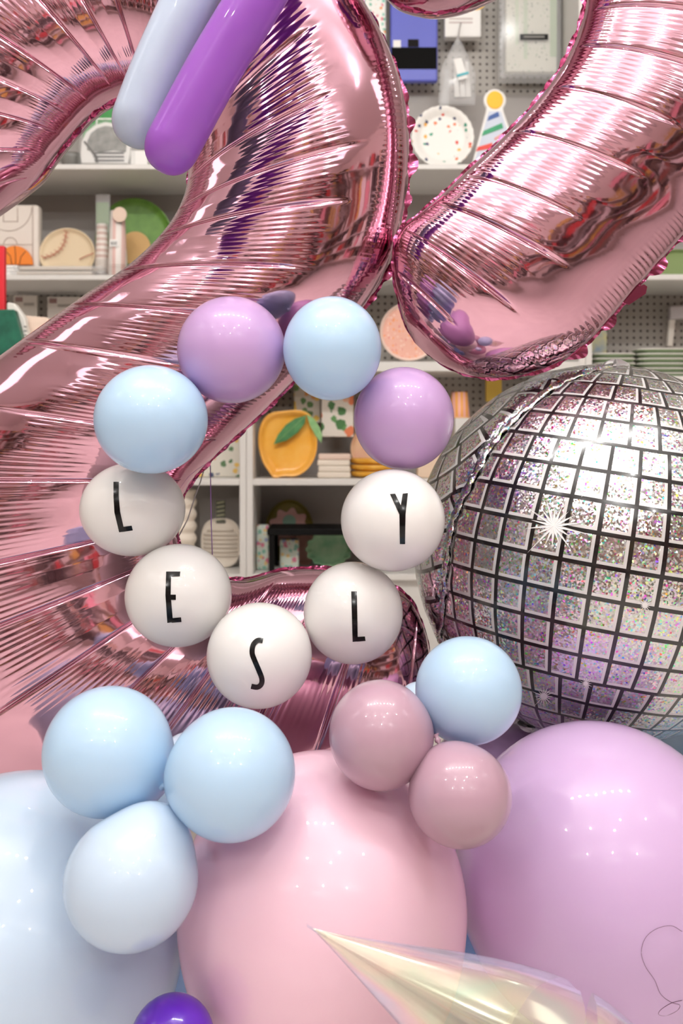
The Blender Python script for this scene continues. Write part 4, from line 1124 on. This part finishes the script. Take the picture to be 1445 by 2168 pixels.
# shelf E, middle bay
Ye = 3.30
t = thing('olive_plate', 'olive green round plate with pink flower standing behind the black riser', 'plate', (pxx(612, 3.45), 3.45, ZE))
rr_ = (pz(1058, 3.45) - ZE) / 2
dish('plate_body', circle(pxx(612, 3.45), ZE + rr_, 52 * 3.45 / F, 56, rr_), 3.45, .012, [plain('olive', (132, 122, 50), .45)], t, .02, .94)
fl = [(612 + (40 + 5 * math.cos(a * 9)) * math.cos(a), 1118 - (39 + 5 * math.cos(a * 9)) * math.sin(a)) for a in np.linspace(0, 6.283, 72, endpoint=False)]
pprism('pink_flower', fl, 3.452, .004, plain('flower_pink', (222, 176, 168), .5), t, 0)
pprism('flower_centre', [(612 + 14 * math.cos(a), 1104 - 14 * math.sin(a)) for a in np.linspace(0, 6.283, 24, endpoint=False)], 3.449, .004, plain('flower_green', (150, 190, 170), .5), t, 0)
t = thing('display_riser', 'small black metal riser table on the lowest middle shelf', 'riser', (pxx(645, 3.24), 3.30, ZE))
blk = plain('black_metal', (12, 11, 11), .6, spec=.15)
za = pz(1120, 3.23)
box('riser_top', (pxx(565, 3.23), 3.23, za - .022), (pxx(795, 3.23), 3.435, za), blk, t, .003)
for a in (pxx(569, 3.23), pxx(776, 3.23)):
    for b in (3.234, 3.412): box('leg', (a, b, ZE), (a + .018, b + .018, za - .02), blk, t, .0015)
flm = speckle('pastel_floral', (206, 214, 200), [(206, 120, 140), (130, 180, 160), (220, 190, 130), (150, 160, 190)], 60, .45)
o = pbox('floral_box', 542, 1112, 568, 1215, 3.30, .05, flm, None, .006, zb=ZE); tag(o, 'pastel flower print box left of the black riser', 'box')
o = pbox('floral_box', 592, 1142, 632, 1215, 3.33, .04, flm, None, .006, zb=ZE); tag(o, 'pastel flower print box under the black riser', 'box')
sc = [(696 + (48 + 2.5 * math.cos(a * 14)) * math.cos(a), 0, (36 + 2.0 * math.cos(a * 14)) * math.sin(a)) for a in np.linspace(0, 6.283, 84, endpoint=False)]
zs_ = ZE + 38.2 * 3.36 / F
tag(dish('scalloped_plate', [(pxx(a, 3.36), zs_ + c_ * 3.36 / F) for a, b, c_ in sc], 3.36, .014, [mottled('sage_glaze', (110, 160, 120), (150, 180, 140), 18, .35)], None, .02, .86), 'green scalloped plate under the black riser', 'plate')
tag(dish('pink_plate', circle(pxx(645, 3.42), ZE + 36 * 3.42 / F, 24 * 3.42 / F, 40, 36 * 3.42 / F), 3.42, .012, [plain('dull_pink', (204, 156, 140), .5)], None, .02, .9), 'small dull pink plate behind the green scalloped plate', 'plate')

# left bay, shelves D and E
o = pbox('floral_gift_box', 405, 905, 508, 1003, 3.36, .06, speckle('posy_print', (226, 220, 206), [(90, 124, 84), (70, 80, 110), (216, 150, 130), (230, 190, 100)], 40, .36), None, .003, zb=ZD); tag(o, 'white box with small flower print in the left bay', 'box')
zv = ZE
prof = [(.03, zv)]
for i in range(60):
    f = i / 59; prof.append((.040 + .010 * abs(math.sin(f * math.pi * 6.5)), zv + .004 + f * .275))
prof += [(.036, zv + .284), (.03, zv + .278)]
tag(lathe('ripple_vase', prof, pxx(386, 3.3), 3.30, M['cream'], None, 32), 'cream bubble-ribbed vase behind the first letter L balloon', 'vase')
t = thing('paddle_plate', 'cream paddle shaped plate with ridges and dark striped handle, bagged', 'plate', (pxx(467, 3.36), 3.36, ZE))
pad = [(467 + 42 * np.sign(math.cos(a)) * abs(math.cos(a)) ** .7, 1160 - 52 * np.sign(math.sin(a)) * abs(math.sin(a)) ** .75) for a in np.linspace(0, 6.283, 60, endpoint=False)]
pw = np.array([(pxx(a, 3.36), pz(b, 3.36)) for a, b in pad]); pw[:, 1] += ZE - pw[:, 1].min()
dish('paddle_body', [tuple(q) for q in pw], 3.36, .008, [M['cream']], t, .0, .92)
for i in range(7):
    y_ = 1122 + i * 9; hw = 36 if i > 0 else 28
    tube('ridge', [P(467 - hw, y_, 3.362), P(467 + hw, y_, 3.362)], .0035, M['cream'], t, 8)
pprism('handle', [(456, 1059), (476, 1059), (477, 1108), (457, 1108)], 3.362, .012, plain('handle_olive', (66, 68, 46), .5), t, .002)
for i in range(5): pprism('grip_stripe', [(458, 1064 + i * 9), (475, 1061 + i * 9), (475, 1063.5 + i * 9), (458, 1066.5 + i * 9)], 3.3605, .002, plain('grip_sage_%d' % i, (190, 190, 150), .5), t, 0)
pprism('clear_bag', [(420, 1056), (512, 1054), (512, 1198), (420, 1198)], 3.345, .032, clear_film('bag_film', (230, 230, 225), .07, .08), t, .006)

# ------------------------------------------------------------------ light
def lamp(x, y, z, power, rad=.036, col=(1, .99, .975)):
    l = bpy.data.lights.new('track_or_fill_spot', 'POINT'); l.energy = power; l.shadow_soft_size = rad; l.color = col
    o = bpy.data.objects.new('track_or_fill_spot', l); COL.objects.link(o); o.location = (x, y, z); return o
zl = 2.72
for i in range(9): lamp(-.95 + i * .25, .52 + .03 * abs(i - 4), zl, 11)
for x, y, p in ((-.55, -.7, 14), (.35, -.9, 14), (.62, -.45, 13), (-1.6, -.5, 8), (1.6, -.3, 8), (.1, -2.2, 24), (-1.3, -2.2, 22), (1.4, -2.3, 22)): lamp(x, y, zl, p)
for x in (-1.8, -.5, .8, 2.0): lamp(x, 2.3, zl, 1.6)  # fill lamps added to brighten the shelving
for x, y in ((-2.2, -2.6), (0, -3.2), (2.2, -2.6), (-2.9, .4), (2.9, .4)):  # unseen soft panels, added as broad fill light
    l = bpy.data.lights.new('fill_panel', 'AREA'); l.shape = 'RECTANGLE'; l.size = 1.2; l.size_y = .6; l.energy = 4; l.color = (1, .98, .96)
    o = bpy.data.objects.new('fill_panel', l); COL.objects.link(o); o.location = (x, y, RZ - .02)

w = bpy.data.worlds.new('store'); S.world = w; w.use_nodes = True
w.node_tree.nodes['Background'].inputs[0].default_value = (.9, .87, .84, 1); w.node_tree.nodes['Background'].inputs[1].default_value = .3

# ------------------------------------------------------------------ camera
cd = bpy.data.cameras.new('camera'); cam = bpy.data.objects.new('camera', cd); COL.objects.link(cam)
cam.location = (0, 0, CZ); cam.rotation_euler = (math.pi / 2, 0, 0)
cd.sensor_fit = 'VERTICAL'; cd.sensor_height = 36.0; cd.sensor_width = 24.0
cd.lens = F / 2168 * 36.0
cd.shift_y = (HY - 1084) / 2168
cd.clip_start = .05
cd.dof.use_dof = True; cd.dof.focus_distance = 1.02; cd.dof.aperture_fstop = 8.0
S.camera = cam

S.view_settings.view_transform = 'Standard'; S.view_settings.look = 'None'
S.view_settings.gamma = 1; S.view_settings.use_curve_mapping = False
S.view_settings.exposure = 0.27
S.cycles.use_denoising = True
S.cycles.max_bounces = 10; S.cycles.diffuse_bounces = 4; S.cycles.glossy_bounces = 5; S.cycles.transmission_bounces = 5; S.cycles.transparent_max_bounces = 12
S.cycles.caustics_reflective = False; S.cycles.caustics_refractive = False
S.cycles.sample_clamp_indirect = 6
